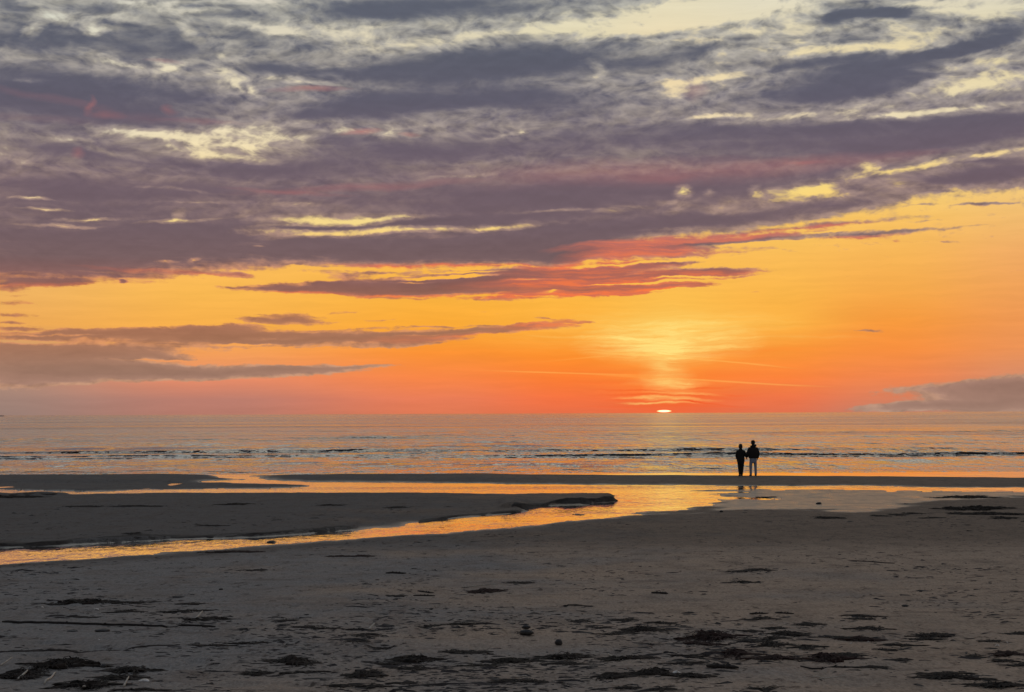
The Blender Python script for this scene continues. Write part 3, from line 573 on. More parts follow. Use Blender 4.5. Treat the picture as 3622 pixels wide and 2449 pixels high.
# x0, y0, x1, y1, radius (m), sort, label
STICKS = [
    (-6.88, 21.33, -3.83, 20.37, 0.0187, 'dark', 'long thin dark driftwood pole lying across the sand at the left'),
    (-2.11, 19.95, -1.79, 19.97, 0.0143, 'dark', 'short dark stick with a pale tip in the centre-left foreground'),
    (-1.82, 20.05, -1.77, 20.28, 0.0145, 'pale', 'pale broken tip leaning on the short dark stick'),
    (2.84, 15.72, 3.48, 15.61, 0.0112, 'dark', 'long straight dark stick in the right foreground'),
    (1.91, 15.68, 2.19, 15.44, 0.0251, 'dark', 'thick dark driftwood log in the right foreground'),
    (2.32, 15.96, 2.49, 15.93, 0.0114, 'dark', 'small dark curved stick right of the thick driftwood log'),
    (3.33, 22.32, 3.57, 22.17, 0.0140, 'dark', 'left one of two thin dark slivers in the right middle ground'),
    (3.67, 22.21, 3.90, 22.01, 0.0139, 'dark', 'right one of two thin dark slivers in the right middle ground'),
    (2.28, 26.08, 2.54, 25.94, 0.0187, 'dark', 'straight dark sliver alone in the middle distance'),
    (-2.51, 31.29, -2.10, 31.19, 0.0224, 'dark', 'flat dark stick in the middle distance left of centre'),
    (-1.61, 26.80, -1.32, 26.53, 0.0144, 'dark', 'upper right one of three dark slivers left of centre'),
    (-1.63, 25.91, -1.27, 25.89, 0.0139, 'dark', 'lower right one of three dark slivers left of centre'),
    (-0.87, 27.84, -0.27, 27.67, 0.0110, 'pale', 'thin pale fallen stick in the middle distance'),
    (-5.21, 16.12, -5.19, 16.45, 0.0102, 'pale', 'pale reed poking out at the left frame edge above the seaweed pile'),
    (-4.72, 15.12, -4.73, 15.48, 0.0124, 'pale', 'short thick pale reed on the left part of the seaweed pile'),
    (-4.38, 14.85, -4.52, 15.71, 0.0123, 'pale', 'tall pale reed leaning on the middle of the seaweed pile'),
    (-3.54, 14.42, -3.57, 14.74, 0.0105, 'pale', 'short pale reed at the right side of the seaweed pile'),
    (-3.92, 14.47, -3.79, 14.07, 0.0102, 'pale', 'pale reed stub sticking out of the seaweed pile at the bottom edge'),
    (-4.39, 21.84, -4.36, 22.25, 0.0158, 'pale', 'pale reed lying on the dark strand below the ragged mat'),
    (0.01, 15.17, 0.14, 14.71, 0.0080, 'pale', 'curved pale twig at the bottom centre'),
    (1.02, 17.15, 1.14, 16.41, 0.0075, 'pale', 'pale bent reed beside the dark clump at the bottom centre-right'),
    (2.79, 14.88, 3.10, 14.79, 0.0067, 'pale', 'thin pale straw below the long straight dark stick'),
    (8.13, 33.70, 7.31, 34.54, 0.0122, 'dark', 'thin dark straw far out in the right middle ground'),
]
# x, y, width, height (m), label
STONES = [
    (0.16, 19.08, 0.171, 0.068, 'broad base stone of the dark stacked pair in the centre foreground'),
    (0.16, 19.48, 0.112, 0.045, 'smaller stone on top of the dark stacked pair in the centre foreground'),
    (0.52, 18.13, 0.091, 0.065, 'single rounded dark stone right of the stacked pair'),
    (-5.55, 19.98, 0.165, 0.043, 'left one of two flat dark pebbles under the driftwood pole'),
    (-5.15, 19.88, 0.200, 0.039, 'right one of two flat dark pebbles under the driftwood pole'),
    (5.80, 23.46, 0.101, 0.034, 'small square dark stone alone in the right middle ground'),
    (-5.08, 27.59, 0.079, 0.030, 'tiny dark stone in the left middle ground'),
    (11.11, 57.37, 0.206, 0.072, 'dark stone on the shining flat at the right'),
    (-6.34, 41.60, 0.254, 0.067, 'dark stone standing in the stream at the left'),
    (2.18, 52.24, 0.431, 0.056, 'low dark stone in the golden part of the stream'),
    (-4.17, 16.16, 0.070, 0.035, 'round dark stone beside the big seaweed pile'),
    (6.99, 52.99, 0.133, 0.057, 'small dark stone at the edge of the golden pool'),
]
# x, y, width, height (m), label
PALE_BITS = [
    (5.40, 17.70, 0.057, 0.029, 'white shell lying alone on the dark sand at the far right'),
    (4.09, 18.28, 0.033, 0.016, 'tiny pale shell chip in the reddish weed right of centre'),
    (3.86, 18.13, 0.029, 0.020, 'faint pale chip left of the tiny shell in the reddish weed'),
    (-3.47, 14.93, 0.107, 0.013, 'flat pale chip right of the big seaweed pile'),
    (-7.13, 23.99, 0.060, 0.017, 'small pale pebble under the ragged mat at its left end'),
    (-6.18, 23.52, 0.084, 0.017, 'small pale pebble under the middle of the ragged mat'),
    (-4.91, 18.80, 0.040, 0.013, 'pale pebble under the two flat dark ones'),
    (5.62, 18.06, 0.032, 0.023, 'dull grey chip beside the white shell'),
    (1.59, 15.46, 0.094, 0.019, 'flat pale chip left of the dark clump under the log'),
]

# ------------------------------------------------------------------ helpers
def tag(o, label=None, cat=None, group=None, kind=None):
    if label: o['label'] = label
    if cat: o['category'] = cat
    if group: o['group'] = group
    if kind: o['kind'] = kind
    return o


def link(name, mesh, mat=None, parent=None, smooth=True):
    o = bpy.data.objects.new(name, mesh)
    col.objects.link(o)
    if mat is not None and not mesh.materials:
        mesh.materials.append(mat)
    if smooth:
        mesh.polygons.foreach_set('use_smooth', [True] * len(mesh.polygons))
    if parent is not None:
        o.parent = parent
    return o


def mesh_from(name, verts, faces):
    me = bpy.data.meshes.new(name)
    me.from_pydata(verts, [], faces)
    me.update()
    return me


def grid_mesh(name, X, Y, Z):
    """A sheet from 2-D arrays of coordinates."""
    nr, nc = X.shape
    me = bpy.data.meshes.new(name)
    co = np.stack([X, Y, Z], -1).reshape(-1, 3).astype(np.float32)
    i = np.arange(nr * nc).reshape(nr, nc)
    q = np.stack([i[:-1, :-1], i[:-1, 1:], i[1:, 1:], i[1:, :-1]], -1).reshape(-1, 4).astype(np.int32)
    me.vertices.add(len(co))
    me.vertices.foreach_set('co', co.ravel())
    me.loops.add(q.size)
    me.loops.foreach_set('vertex_index', q.ravel())
    me.polygons.add(len(q))
    me.polygons.foreach_set('loop_start', np.arange(0, q.size, 4, dtype=np.int32))
    me.polygons.foreach_set('loop_total', np.full(len(q), 4, dtype=np.int32))
    me.update(calc_edges=True)
    return me


def material(name, base, rough=0.7, metallic=0.0, spec=0.5):
    m = bpy.data.materials.new(name)
    m.use_nodes = True
    b = m.node_tree.nodes['Principled BSDF']
    b.inputs['Base Color'].default_value = tuple(base) + (1.0,)
    b.inputs['Roughness'].default_value = rough
    b.inputs['Metallic'].default_value = metallic
    b.inputs['Specular IOR Level'].default_value = spec
    return m, Nodes(m.node_tree), b


def mottled(name, dark, light, scale, rough=0.7, bump=0.0, spec=0.5):
    m, N, b = material(name, dark, rough, spec=spec)
    tc = N.add('ShaderNodeTexCoord')
    n = N.noise(tc.outputs['Object'], scale, 5.0, 0.65).outputs['Fac']
    N.set(b.inputs['Base Color'], N.mix(N.smooth(n, 0.3, 0.7), tuple(dark) + (1,), tuple(light) + (1,)))
    if bump:
        bp = N.add('ShaderNodeBump')
        bp.inputs['Strength'].default_value = bump
        bp.inputs['Distance'].default_value = 0.01
        N.set(bp.inputs['Height'], n)
        N.set(b.inputs['Normal'], bp.outputs[0])
    return m


# ------------------------------------------------------------------ noise on arrays
def _hash(i, j, seed):
    h = (i * 374761393 + j * 668265263 + seed * 1442695041).astype(np.uint32)
    h = (h ^ (h >> np.uint32(13))) * np.uint32(1274126177)
    h = h ^ (h >> np.uint32(16))
    return h.astype(np.float32) / np.float32(4294967295.0)


def vnoise(x, y, seed=0):
    xi, yi = np.floor(x), np.floor(y)
    fx, fy = (x - xi).astype(np.float32), (y - yi).astype(np.float32)
    i, j = xi.astype(np.int64), yi.astype(np.int64)
    fx, fy = fx * fx * (3 - 2 * fx), fy * fy * (3 - 2 * fy)
    a, b = _hash(i, j, seed), _hash(i + 1, j, seed)
    c, d = _hash(i, j + 1, seed), _hash(i + 1, j + 1, seed)
    return (a + (b - a) * fx) * (1 - fy) + (c + (d - c) * fx) * fy - 0.5


def fbm(x, y, seed=0, octaves=4, gain=0.5):
    s, a, f = 0.0, 1.0, 1.0
    for k in range(octaves):
        s = s + a * vnoise(x * f + 17.3 * k, y * f - 9.1 * k, seed + k)
        a *= gain
        f *= 2.03
    return s


def sstep(a, b, v):
    t = np.clip((v - a) / (b - a), 0, 1)
    return t * t * (3 - 2 * t)


def outline_distance(x, y, pts):
    """Signed distance to a closed outline: negative inside."""
    d2 = np.full(x.shape, 1e9, np.float32)
    inside = np.zeros(x.shape, bool)
    n = len(pts)
    for k in range(n):
        ax, ay = pts[k]
        bx, by = pts[(k + 1) % n]
        ex, ey = bx - ax, by - ay
        L = ex * ex + ey * ey
        if L < 1e-9:
            continue
        px, py = x - ax, y - ay
        t = np.clip((px * ex + py * ey) / L, 0, 1)
        d2 = np.minimum(d2, (px - t * ex) ** 2 + (py - t * ey) ** 2)
        if ay != by:
            c = ((ay > y) != (by > y)) & (x < ex * (y - ay) / ey + ax)
            inside ^= c
    d = np.sqrt(d2)
    return np.where(inside, -d, d)


# ------------------------------------------------------------------ the lie of the beach
CREST_X = np.array([p[0] for p in BAR_CREST])
CREST_Y = np.array([p[1] for p in BAR_CREST])


def beach_slope(y):
    t = (33.0 - y) / 3.0
    return 0.05 + 0.0447 * 3.0 * np.log1p(np.exp(np.clip(t, -40, 40)))


def sand_surface(x, y):
    """Height and wetness of the sand, arrays in, arrays out; water stands at z = 0."""
    x = np.asarray(x, np.float32)
    y = np.asarray(y, np.float32)
    z = beach_slope(y).astype(np.float32)
    z += 0.07 * sstep(69.0, 80.0, y)
    wet = np.zeros_like(z)
    far = y > 26.0
    if far.any():
        xf, yf, zf = x[far], y[far], z[far]
        wob = 0.55 * fbm(xf * 0.9, yf * 0.35, 5, 4) + 0.25 * vnoise(xf * 4.0, yf * 1.2, 9)
        wob = wob + 1.5 * fbm(xf * 0.30, yf * 0.75, 14, 4) * sstep(46, 54, yf) * sstep(-6, 2, xf)
        d = outline_distance(xf, yf, WATER_EDGE) + wob * sstep(30, 50, yf) + 0.12 * vnoise(xf * 5, yf * 5, 3)
        land = 1 - np.exp(-np.maximum(d, 0) / 1.1)
        zf = np.where(d > 0, zf * (0.10 + 0.90 * land), -0.10 * (1 - np.exp(np.minimum(d, 0) / 1.6)))
        w = np.where(d > 0, np.exp(-np.maximum(d, 0) / 1.0), 1.0)
        for flat in (FLAT_LEFT, FLAT_RIGHT):
            f = sstep(0.9, -0.7, outline_distance(xf, yf, flat) + 0.8 * wob)
            low = 0.012 + 0.026 * fbm(xf * 0.55, yf * 0.22, 31, 4) + 0.004 * vnoise(xf * 3, yf * 1.2, 8)
            zf = np.where(d > -0.2, zf * (1 - f) + low * f, zf)
            w = np.maximum(w, f * (0.42 if flat is FLAT_LEFT else 1.0))
        for line, h, wd in CUT_BANKS:
            lx = np.array([p[0] for p in line]); ly = np.array([p[1] for p in line])
            s = yf - np.interp(xf, lx, ly) + 0.5 * wob
            m = sstep(lx[0] - 0.2, lx[0] + 0.3, xf) * sstep(lx[-1] + 0.15, lx[-1] - 0.15, xf)
            hump = 0.75 + 0.9 * vnoise(xf * 0.8, xf * 0 + 3, 21)
            lift = m * (d > 0) * sstep(0.0, 0.22, s) * sstep(5.0 * wd + 3, wd, s)
            zf = zf + h * hump * lift
            w = w * (1 - 0.8 * lift)
        s = yf - np.interp(xf, CREST_X, CREST_Y) + 0.5 * vnoise(xf * 0.35, yf * 0, 77)
        zf = np.where(s > 0, np.minimum(zf, 0.125 - 0.052 * s), zf)
        w = np.maximum(w, 0.75 * sstep(1.0, 3.0, s))
        w = np.maximum(w, 0.40 * sstep(66, 72, yf))
        w = np.maximum(w, 0.29 * sstep(33, 44, yf))
        z[far] = np.maximum(zf, -0.5)
        wet[far] = w
    dry = 1 - wet
    z += dry * (0.030 * fbm(x * 0.45, y * 0.45, 41, 3) + 0.026 * fbm(x * 1.6, y * 1.1, 43, 3) * sstep(70, 30, y) + 0.012 * fbm(x * 5.0, y * 3.4, 47, 3) * sstep(40, 20, y))
    # scuffs and shallow footmarks
    foot = vnoise(x * 2.7, y * 1.5, 55)
    z -= dry * 0.030 * sstep(0.27, 0.42, foot) * sstep(46, 30, y)
    # a wheel track on the right and a drag line on the left
    for x0, y0, x1, y1, bow in ((3.25, 18.6, 6.1, 28.0, 0.25), (5.0, 17.5, 8.6, 27.0, 0.5), (4.6, 17.2, 8.1, 27.2, 0.5)):
        t = (y - y0) / (y1 - y0)
        line = x0 + (x1 - x0) * t + bow * np.sin(3.14 * np.clip(t, 0, 1)) + 0.10 * vnoise(y * 0.7, y * 0, 4)
        patchy = np.clip(0.6 + 1.6 * vnoise(y * 0.8 + x0, y * 0, 6), 0.1, 1.2)
        z = z - 0.030 * patchy * np.exp(-((x - line) / 0.10) ** 2) * sstep(-0.02, 0.05, t) * sstep(1.02, 0.9, t)
    return z, wet


def on_sand(x, y):
    z, _ = sand_surface(np.array([x]), np.array([y]))
    return float(z[0])


def build_sand():
    near, far = 4.0, 96.0
    v = np.concatenate([np.linspace(1 / near, 1 / 13.0, 60)[:-1], np.linspace(1 / 13.0, 1 / far, 620)])
    yy = 1.0 / v
    u = np.linspace(-0.42, 0.42, 960)
    side = np.geomspace(0.15, 45.0, 16)            # coarser beach beyond, on both hands
    Y = np.repeat(yy[:, None], len(u) + 32, 1)
    X = u[None, :] * (Y[:, :960] + 4.0)
    X = np.concatenate([X[:, :1] - side[None, ::-1], X, X[:, -1:] + side[None, :]], 1)
    Z, Wt = sand_surface(X.ravel(), Y.ravel())
    me = grid_mesh('sand', X, Y, Z.reshape(X.shape))
    a = me.attributes.new('wet', 'FLOAT', 'POINT')
    a.data.foreach_set('value', Wt.astype(np.float32))
    m, N, b = material('wet_beach_sand', (0.3, 0.27, 0.24), 0.9)
    at = N.add('ShaderNodeAttribute', attribute_name='wet')
    tc = N.add('ShaderNodeTexCoord')
    P = tc.outputs['Object']
    big = N.noise(N.vm('MULTIPLY', P, (0.25, 0.25, 0.25)), 1.0, 4.0, 0.55).outputs['Fac']
    mid = N.noise(N.vm('MULTIPLY', P, (1.3, 0.8, 1)), 1.0, 5.0, 0.65).outputs['Fac']
    grain = N.noise(N.vm('MULTIPLY', P, (26, 9, 26)), 1.0, 4.0, 0.7).outputs['Fac']
    speck = N.noise(N.vm('MULTIPLY', P, (5.5, 2.6, 5)), 1.0, 4.0, 0.7).outputs['Fac']
    sx = N.add('ShaderNodeSeparateXYZ')
    N.set(sx.inputs[0], P)
    drift = N.m('MULTIPLY_ADD', sx.outputs[0], 0.035, big)  # greyer left, browner right: noise plus the sunset glow painted into the sand
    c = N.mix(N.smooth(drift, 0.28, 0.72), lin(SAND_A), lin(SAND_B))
    c = N.mix(N.smooth(mid, 0.42, 0.7, 0.0, 0.45), c, lin(SAND_C))
    lines = N.noise(N.vm('MULTIPLY', P, (0.55, 2.6, 1)), 1.0, 4.0, 0.62).outputs['Fac']
    c = N.mix(N.smooth(lines, 0.54, 0.74, 0.0, 0.55), c, lin((104, 95, 88)))
    c = N.mix(1.0, c, N.maplin(grain, 0.28, 0.72, 0.66, 1.30), 'MULTIPLY')
    c = N.mix(N.smooth(speck, 0.57, 0.68, 0.0, 0.75), c, lin((62, 52, 46)))
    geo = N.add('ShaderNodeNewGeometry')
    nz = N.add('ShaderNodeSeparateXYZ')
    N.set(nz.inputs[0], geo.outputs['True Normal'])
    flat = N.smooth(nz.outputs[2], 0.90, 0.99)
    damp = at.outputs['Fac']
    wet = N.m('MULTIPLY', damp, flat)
    c = N.mix(1.0, c, N.m('MULTIPLY', N.smooth(damp, 0.02, 0.30, 1.0, 0.50), N.maplin(damp, 0.3, 1, 1.0, 0.75)), 'MULTIPLY')
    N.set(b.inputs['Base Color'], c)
    N.set(b.inputs['Roughness'], N.mix(N.smooth(wet, 0.3, 1.0), (0.92,) * 3 + (1,), N.maplin(mid, 0.3, 0.7, 0.24, 0.44)))
    N.set(b.inputs['Specular IOR Level'], N.maplin(wet, 0, 1, 0.12, 0.5))
    b1 = N.add('ShaderNodeBump')
    N.set(b1.inputs['Strength'], N.maplin(wet, 0, 1, 1.0, 0.10))
    b1.inputs['Distance'].default_value = 0.055
    N.set(b1.inputs['Height'], N.m('ADD', N.m('MULTIPLY', grain, 0.40), N.m('ADD', speck, N.m('MULTIPLY', mid, 0.8))))
    N.set(b.inputs['Normal'], b1.outputs[0])
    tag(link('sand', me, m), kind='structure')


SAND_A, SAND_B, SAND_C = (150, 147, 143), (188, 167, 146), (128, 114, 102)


def build_cut_banks():
    """Low undercut faces where the stream has eaten into the sand, with slumped crumbs at their feet."""
    m = mottled('shaded_damp_cut_sand', (0.030, 0.026, 0.023), (0.075, 0.065, 0.057), 6.0, 0.9, 0.5)  # damp sand, with the shade of the bank face put into its colour
    for n, (line, h, wd) in enumerate(CUT_BANKS):
        lx = np.array([p[0] for p in line]); ly = np.array([p[1] for p in line])
        k = max(12, int((lx[-1] - lx[0]) / 0.11))
        x = np.linspace(lx[0], lx[-1], k)
        y = np.interp(x, lx, ly) + 0.30 * fbm(x * 0.55, x * 0 + n, 61, 3) + 0.10 * vnoise(x * 3.5, x * 0, 62)
        top = h * np.clip(0.78 + 1.5 * fbm(x * 0.9, x * 0 + 5 * n, 63, 4), 0.15, 1.4)
        top *= sstep(lx[0], lx[0] + 0.8, x) * sstep(lx[-1], lx[-1] - 0.25, x) * 0.85 + 0.15
        back = sand_surface(x, y + 0.9)[0]
        rows = [(y - 0.22 + 0.34 * vnoise(x * 5, x * 0, 64), np.full(k, -0.02)), (y - 0.09 + 0.16 * vnoise(x * 5, x * 0, 66), top * 0.25), (y + 0.06 * vnoise(x * 8, x * 0, 65), top * 0.80),
                (y + 0.03, top), (y + 0.30, np.maximum(top * 0.97, back)), (y + 0.9, back - 0.012)]
        Y = np.stack([r[0] for r in rows]); Z = np.stack([r[1] for r in rows])
        X = np.repeat(x[None, :], len(rows), 0)
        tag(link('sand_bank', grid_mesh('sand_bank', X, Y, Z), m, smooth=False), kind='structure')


# ------------------------------------------------------------------ water
def water_material(name, small, large, rough, slope, sheen, deep, face):
    """Rippled water: slope = steepness of (small, large) ripples, sheen = strength of a mirror layer added to brighten the water."""
    m, N, b = material(name, deep, rough)
    b.inputs['IOR'].default_value = 1.333
    tc = N.add('ShaderNodeTexCoord')
    P = tc.outputs['Object']
    sp = N.add('ShaderNodeSeparateXYZ')
    N.set(sp.inputs[0], P)
    lane = N.xyz(N.m('MULTIPLY', sp.outputs[0], 0.004), N.m('MULTIPLY', N.m('LOGARITHM', N.m('MAXIMUM', sp.outputs[1], 1.0), 2.718), 7.0))
    n1 = N.noise(N.vm('MULTIPLY', P, small + (1,)), 1.0, 3.0, 0.6).outputs['Fac']
    n2 = N.noise(N.vm('MULTIPLY', P, large + (1,)), 1.0, 3.0, 0.55).outputs['Fac']
    calm = N.noise(N.vm('MULTIPLY', P, (0.012, 0.05, 1)), 1.0, 4.0, 0.6).outputs['Fac']
    band = N.noise(lane, 1.0, 4.0, 0.6).outputs['Fac']
    calm = N.m('MULTIPLY', N.smooth(calm, 0.33, 0.67, 0.6, 1.35), N.smooth(band, 0.36, 0.64, 0.22, 1.8))
    b1 = N.add('ShaderNodeBump')
    b1.inputs['Strength'].default_value = 1.0
    N.set(b1.inputs['Distance'], N.m('MULTIPLY', calm, slope[0] / small[1]))
    N.set(b1.inputs['Height'], n1)
    b2 = N.add('ShaderNodeBump')
    b2.inputs['Strength'].default_value = 1.0
    N.set(b2.inputs['Distance'], N.m('MULTIPLY', calm, slope[1] / large[1]))
    N.set(b2.inputs['Height'], n2)
    N.set(b2.inputs['Normal'], b1.outputs[0])
    # at a low angle the shoreward faces of ripples hide the others, so the mean face leans toward the beach
    yd = sp.outputs[1]
    lean = face(N, yd)
    lean = N.m('MULTIPLY', N.m('MULTIPLY', lean, calm), -1.0)
    nrm = N.vm('NORMALIZE', N.vm('ADD', b2.outputs[0], N.xyz(0.0, lean, 0.0)))
    N.set(b.inputs['Normal'], nrm)
    g = N.add('ShaderNodeBsdfGlossy')  # mirror layer added to lift the reflection above the water's own
    g.inputs['Color'].default_value = (0.95, 0.95, 0.95, 1)
    g.inputs['Roughness'].default_value = rough
    N.set(g.inputs['Normal'], nrm)
    mx = N.add('ShaderNodeMixShader')
    fr = N.add('ShaderNodeFresnel')
    fr.inputs['IOR'].default_value = 1.333
    N.set(fr.inputs['Normal'], nrm)
    N.set(mx.inputs[0], N.m('MULTIPLY', N.smooth(fr.outputs[0], 0.03, 0.30), sheen))
    m.node_tree.links.new(b.outputs[0], mx.inputs[1])
    m.node_tree.links.new(g.outputs[0], mx.inputs[2])
    out = [n for n in m.node_tree.nodes if n.type == 'OUTPUT_MATERIAL'][0]
    m.node_tree.links.new(mx.outputs[0], out.inputs[0])
    return m


# distance out, height, front and back width of the swells that stand up near the shore
SWELLS = [(126.5, 0.155, 0.20, 1.5, 1), (120.8, 0.07, 0.13, 0.6, 2), (143.0, 0.17, 0.55, 2.4, 3), (158.0, 0.13, 1.2, 3.0, 4),
          (104.0, 0.035, 0.3, 0.8, 5), (180.0, 0.16, 1.8, 4.0, 6), (89.5, 0.03, 0.25, 0.6, 7), (220.0, 0.18, 2.6, 6.0, 8), (270.0, 0.2, 3.5, 8.0, 9)]


def build_sea():
    y1 = np.concatenate([1 / np.linspace(1 / 85.0, 1 / 3000.0, 300), np.arange(116.5, 131.0, 0.11),
                         np.arange(139, 147, 0.3), np.geomspace(3100, 150000, 40)])
    yy = np.unique(np.round(y1, 3))
    u = np.linspace(-0.5, 0.5, 760)
    Y = np.repeat(yy[:, None], len(u), 1)
    X = u[None, :] * (Y + 40)
    Z = np.full(X.shape, -0.004, np.float32)
    fade = sstep(86, 100, Y) * sstep(1500, 500, Y)
    r2 = np.random.RandomState(4)
    for k in range(26):
        L = 2.5 * 1.16 ** k
        a = 0.0062 * L * sstep(1.0, 4.0, L / np.maximum(Y * Y / (3.35 * 4000), 0.01)) * (0.3 if L > 40 else 1)
        a = np.minimum(a, 0.06)
        th = r2.normal(0, 0.42)
        ph = r2.uniform(0, 6.28)
        kx, ky = math.sin(th) * 6.283 / L, math.cos(th) * 6.283 / L
        Z += fade * a * 0.35 * np.sin(X * kx + Y * ky + ph + 2.0 * vnoise(X * 0.05, Y * 0.02, 60 + k))
    for yc, h, wf, wb, seed in SWELLS:
        s = Y - yc - 3.2 * vnoise(X * 0.03, X * 0, 90 + seed) - 0.9 * vnoise(X * 0.22, X * 0, 120 + seed) - 0.006 * X
        prof = np.where(s < 0, np.exp(-(s / wf) ** 2), np.exp(-(s / wb) ** 2))
        along = np.clip(0.62 + 1.3 * fbm(X * 0.06, X * 0 + seed, 150 + seed, 3), 0.12, 1.25)
        Z += h * along * prof
    me = grid_mesh('sea', X, Y, Z)
    tag(link('sea', me, water_material('sea_water', (1.3, 0.42), (0.30, 0.11), 0.10, (0.20, 0.22), 0.45, (0.012, 0.018, 0.022),
        lambda N, y: N.m('MULTIPLY', N.smooth(y, 95.0, 200.0, 0.012, 0.065), N.smooth(y, 900.0, 4000.0, 1.0, 0.3)))), kind='structure')


def build_stream():
    yy = 1 / np.linspace(1 / 28.0, 1 / 88.0, 160)
    u = np.linspace(-0.42, 0.42, 120)
    Y = np.repeat(yy[:, None], len(u), 1)
    X = u[None, :] * (Y + 40.0)
    me = grid_mesh('stream', X, Y, np.zeros(X.shape))
    tag(link('stream', me, water_material('stream_water', (2.6, 1.3), (0.7, 0.32), 0.05, (0.026, 0.014), 0.90, (0.03, 0.027, 0.024),
        lambda N, y: N.smooth(y, 44.0, 56.0, -0.011, 0.003))), kind='structure')



# ------------------------------------------------------------------ things washed up on the sand
M_WEED = mottled('dark_weed', (0.006, 0.005, 0.004), (0.048, 0.036, 0.029), 9.0, 0.8, spec=0.2)
M_RED = mottled('reddish_weed', (0.014, 0.008, 0.007), (0.068, 0.040, 0.034), 9.0, 0.85, spec=0.15)
M_WOOD = mottled('dark_driftwood', (0.010, 0.008, 0.007), (0.035, 0.028, 0.023), 14.0, 0.75, 0.3)
M_REED = mottled('pale_reed', (0.34, 0.31, 0.26), (0.60, 0.56, 0.48), 30.0, 0.6)
M_STONE = mottled('dark_stone', (0.014, 0.013, 0.013), (0.05, 0.047, 0.045), 22.0, 0.5, 0.3)
M_SCRAP = mottled('weed_crumbs', (0.012, 0.009, 0.008), (0.055, 0.044, 0.038), 1.3, 0.7)
M_SHELL = mottled('shell', (0.62, 0.60, 0.55), (0.85, 0.83, 0.78), 40.0, 0.35)
M_HUMP = mottled('sand_on_weed', (0.035, 0.030, 0.027), (0.12, 0.105, 0.095), 8.0, 0.9, 0.4)


class Build:
    """Collects vertices and faces of one mesh."""
    def __init__(self):
        self.v, self.f = [], []

    def add(self, verts, faces):
        n = len(self.v)
        self.v += verts
        self.f += [tuple(i + n for i in q) for q in faces]

    def blade(self, pts, widths):
        """A limp ribbon along pts, folded a little across its width."""
        vs = []
        for k, p in enumerate(pts):
            q = pts[min(k + 1, len(pts) - 1)] - pts[max(k - 1, 0)]
            side = Vector((-q.y, q.x, 0))
            side = side.normalized() if side.length > 1e-6 else Vector((1, 0, 0))
            w = widths[k]
            vs += [p - side * w, p + Vector((0, 0, w * 0.55)), p + side * w]
        fs = []
        for k in range(len(pts) - 1):
            a = 3 * k
            fs += [(a, a + 1, a + 4, a + 3), (a + 1, a + 2, a + 5, a + 4)]
        self.add([tuple(p) for p in vs], fs)

    def lump(self, c, rx, ry, rz, seed=0, seg=9, rings=5, rough=0.35):
        r = random.Random(seed)
        vs, fs = [], []
        for i in range(rings + 1):
            t = math.pi * i / rings
            for j in range(seg):
                p = 2 * math.pi * j / seg
                k = 1 + r.uniform(-rough, rough)
                vs.append((c[0] + rx * k * math.sin(t) * math.cos(p), c[1] + ry * k * math.sin(t) * math.sin(p), c[2] + rz * k * math.cos(t)))
        for i in range(rings):
            for j in range(seg):
                a, b = i * seg + j, i * seg + (j + 1) % seg
                fs.append((a, b, b + seg, a + seg))
        self.add(vs, fs)

    def tube(self, pts, radii, seg=7):
        vs, fs = [], []
        a = None
        for k, p in enumerate(pts):
            d = (pts[min(k + 1, len(pts) - 1)] - pts[max(k - 1, 0)]).normalized()
            if a is None:
                a = d.cross(Vector((0, 0, 1)) if abs(d.z) < 0.9 else Vector((1, 0, 0))).normalized()
            a = (a - d * a.dot(d)).normalized()
            b = a.cross(d).normalized()
            for j in range(seg):
                t = 2 * math.pi * j / seg
                vs.append(tuple(p + (a * math.cos(t) + b * math.sin(t)) * radii[k]))
        n = len(pts)
        for k in range(n - 1):
            for j in range(seg):
                q, w = k * seg + j, k * seg + (j + 1) % seg
                fs.append((q, w, w + seg, q + seg))
        fs.append(tuple(range(seg - 1, -1, -1)))
        fs.append(tuple((n - 1) * seg + j for j in range(seg)))
        self.add(vs, fs)

    def mesh(self, name):
        return mesh_from(name, self.v, self.f)


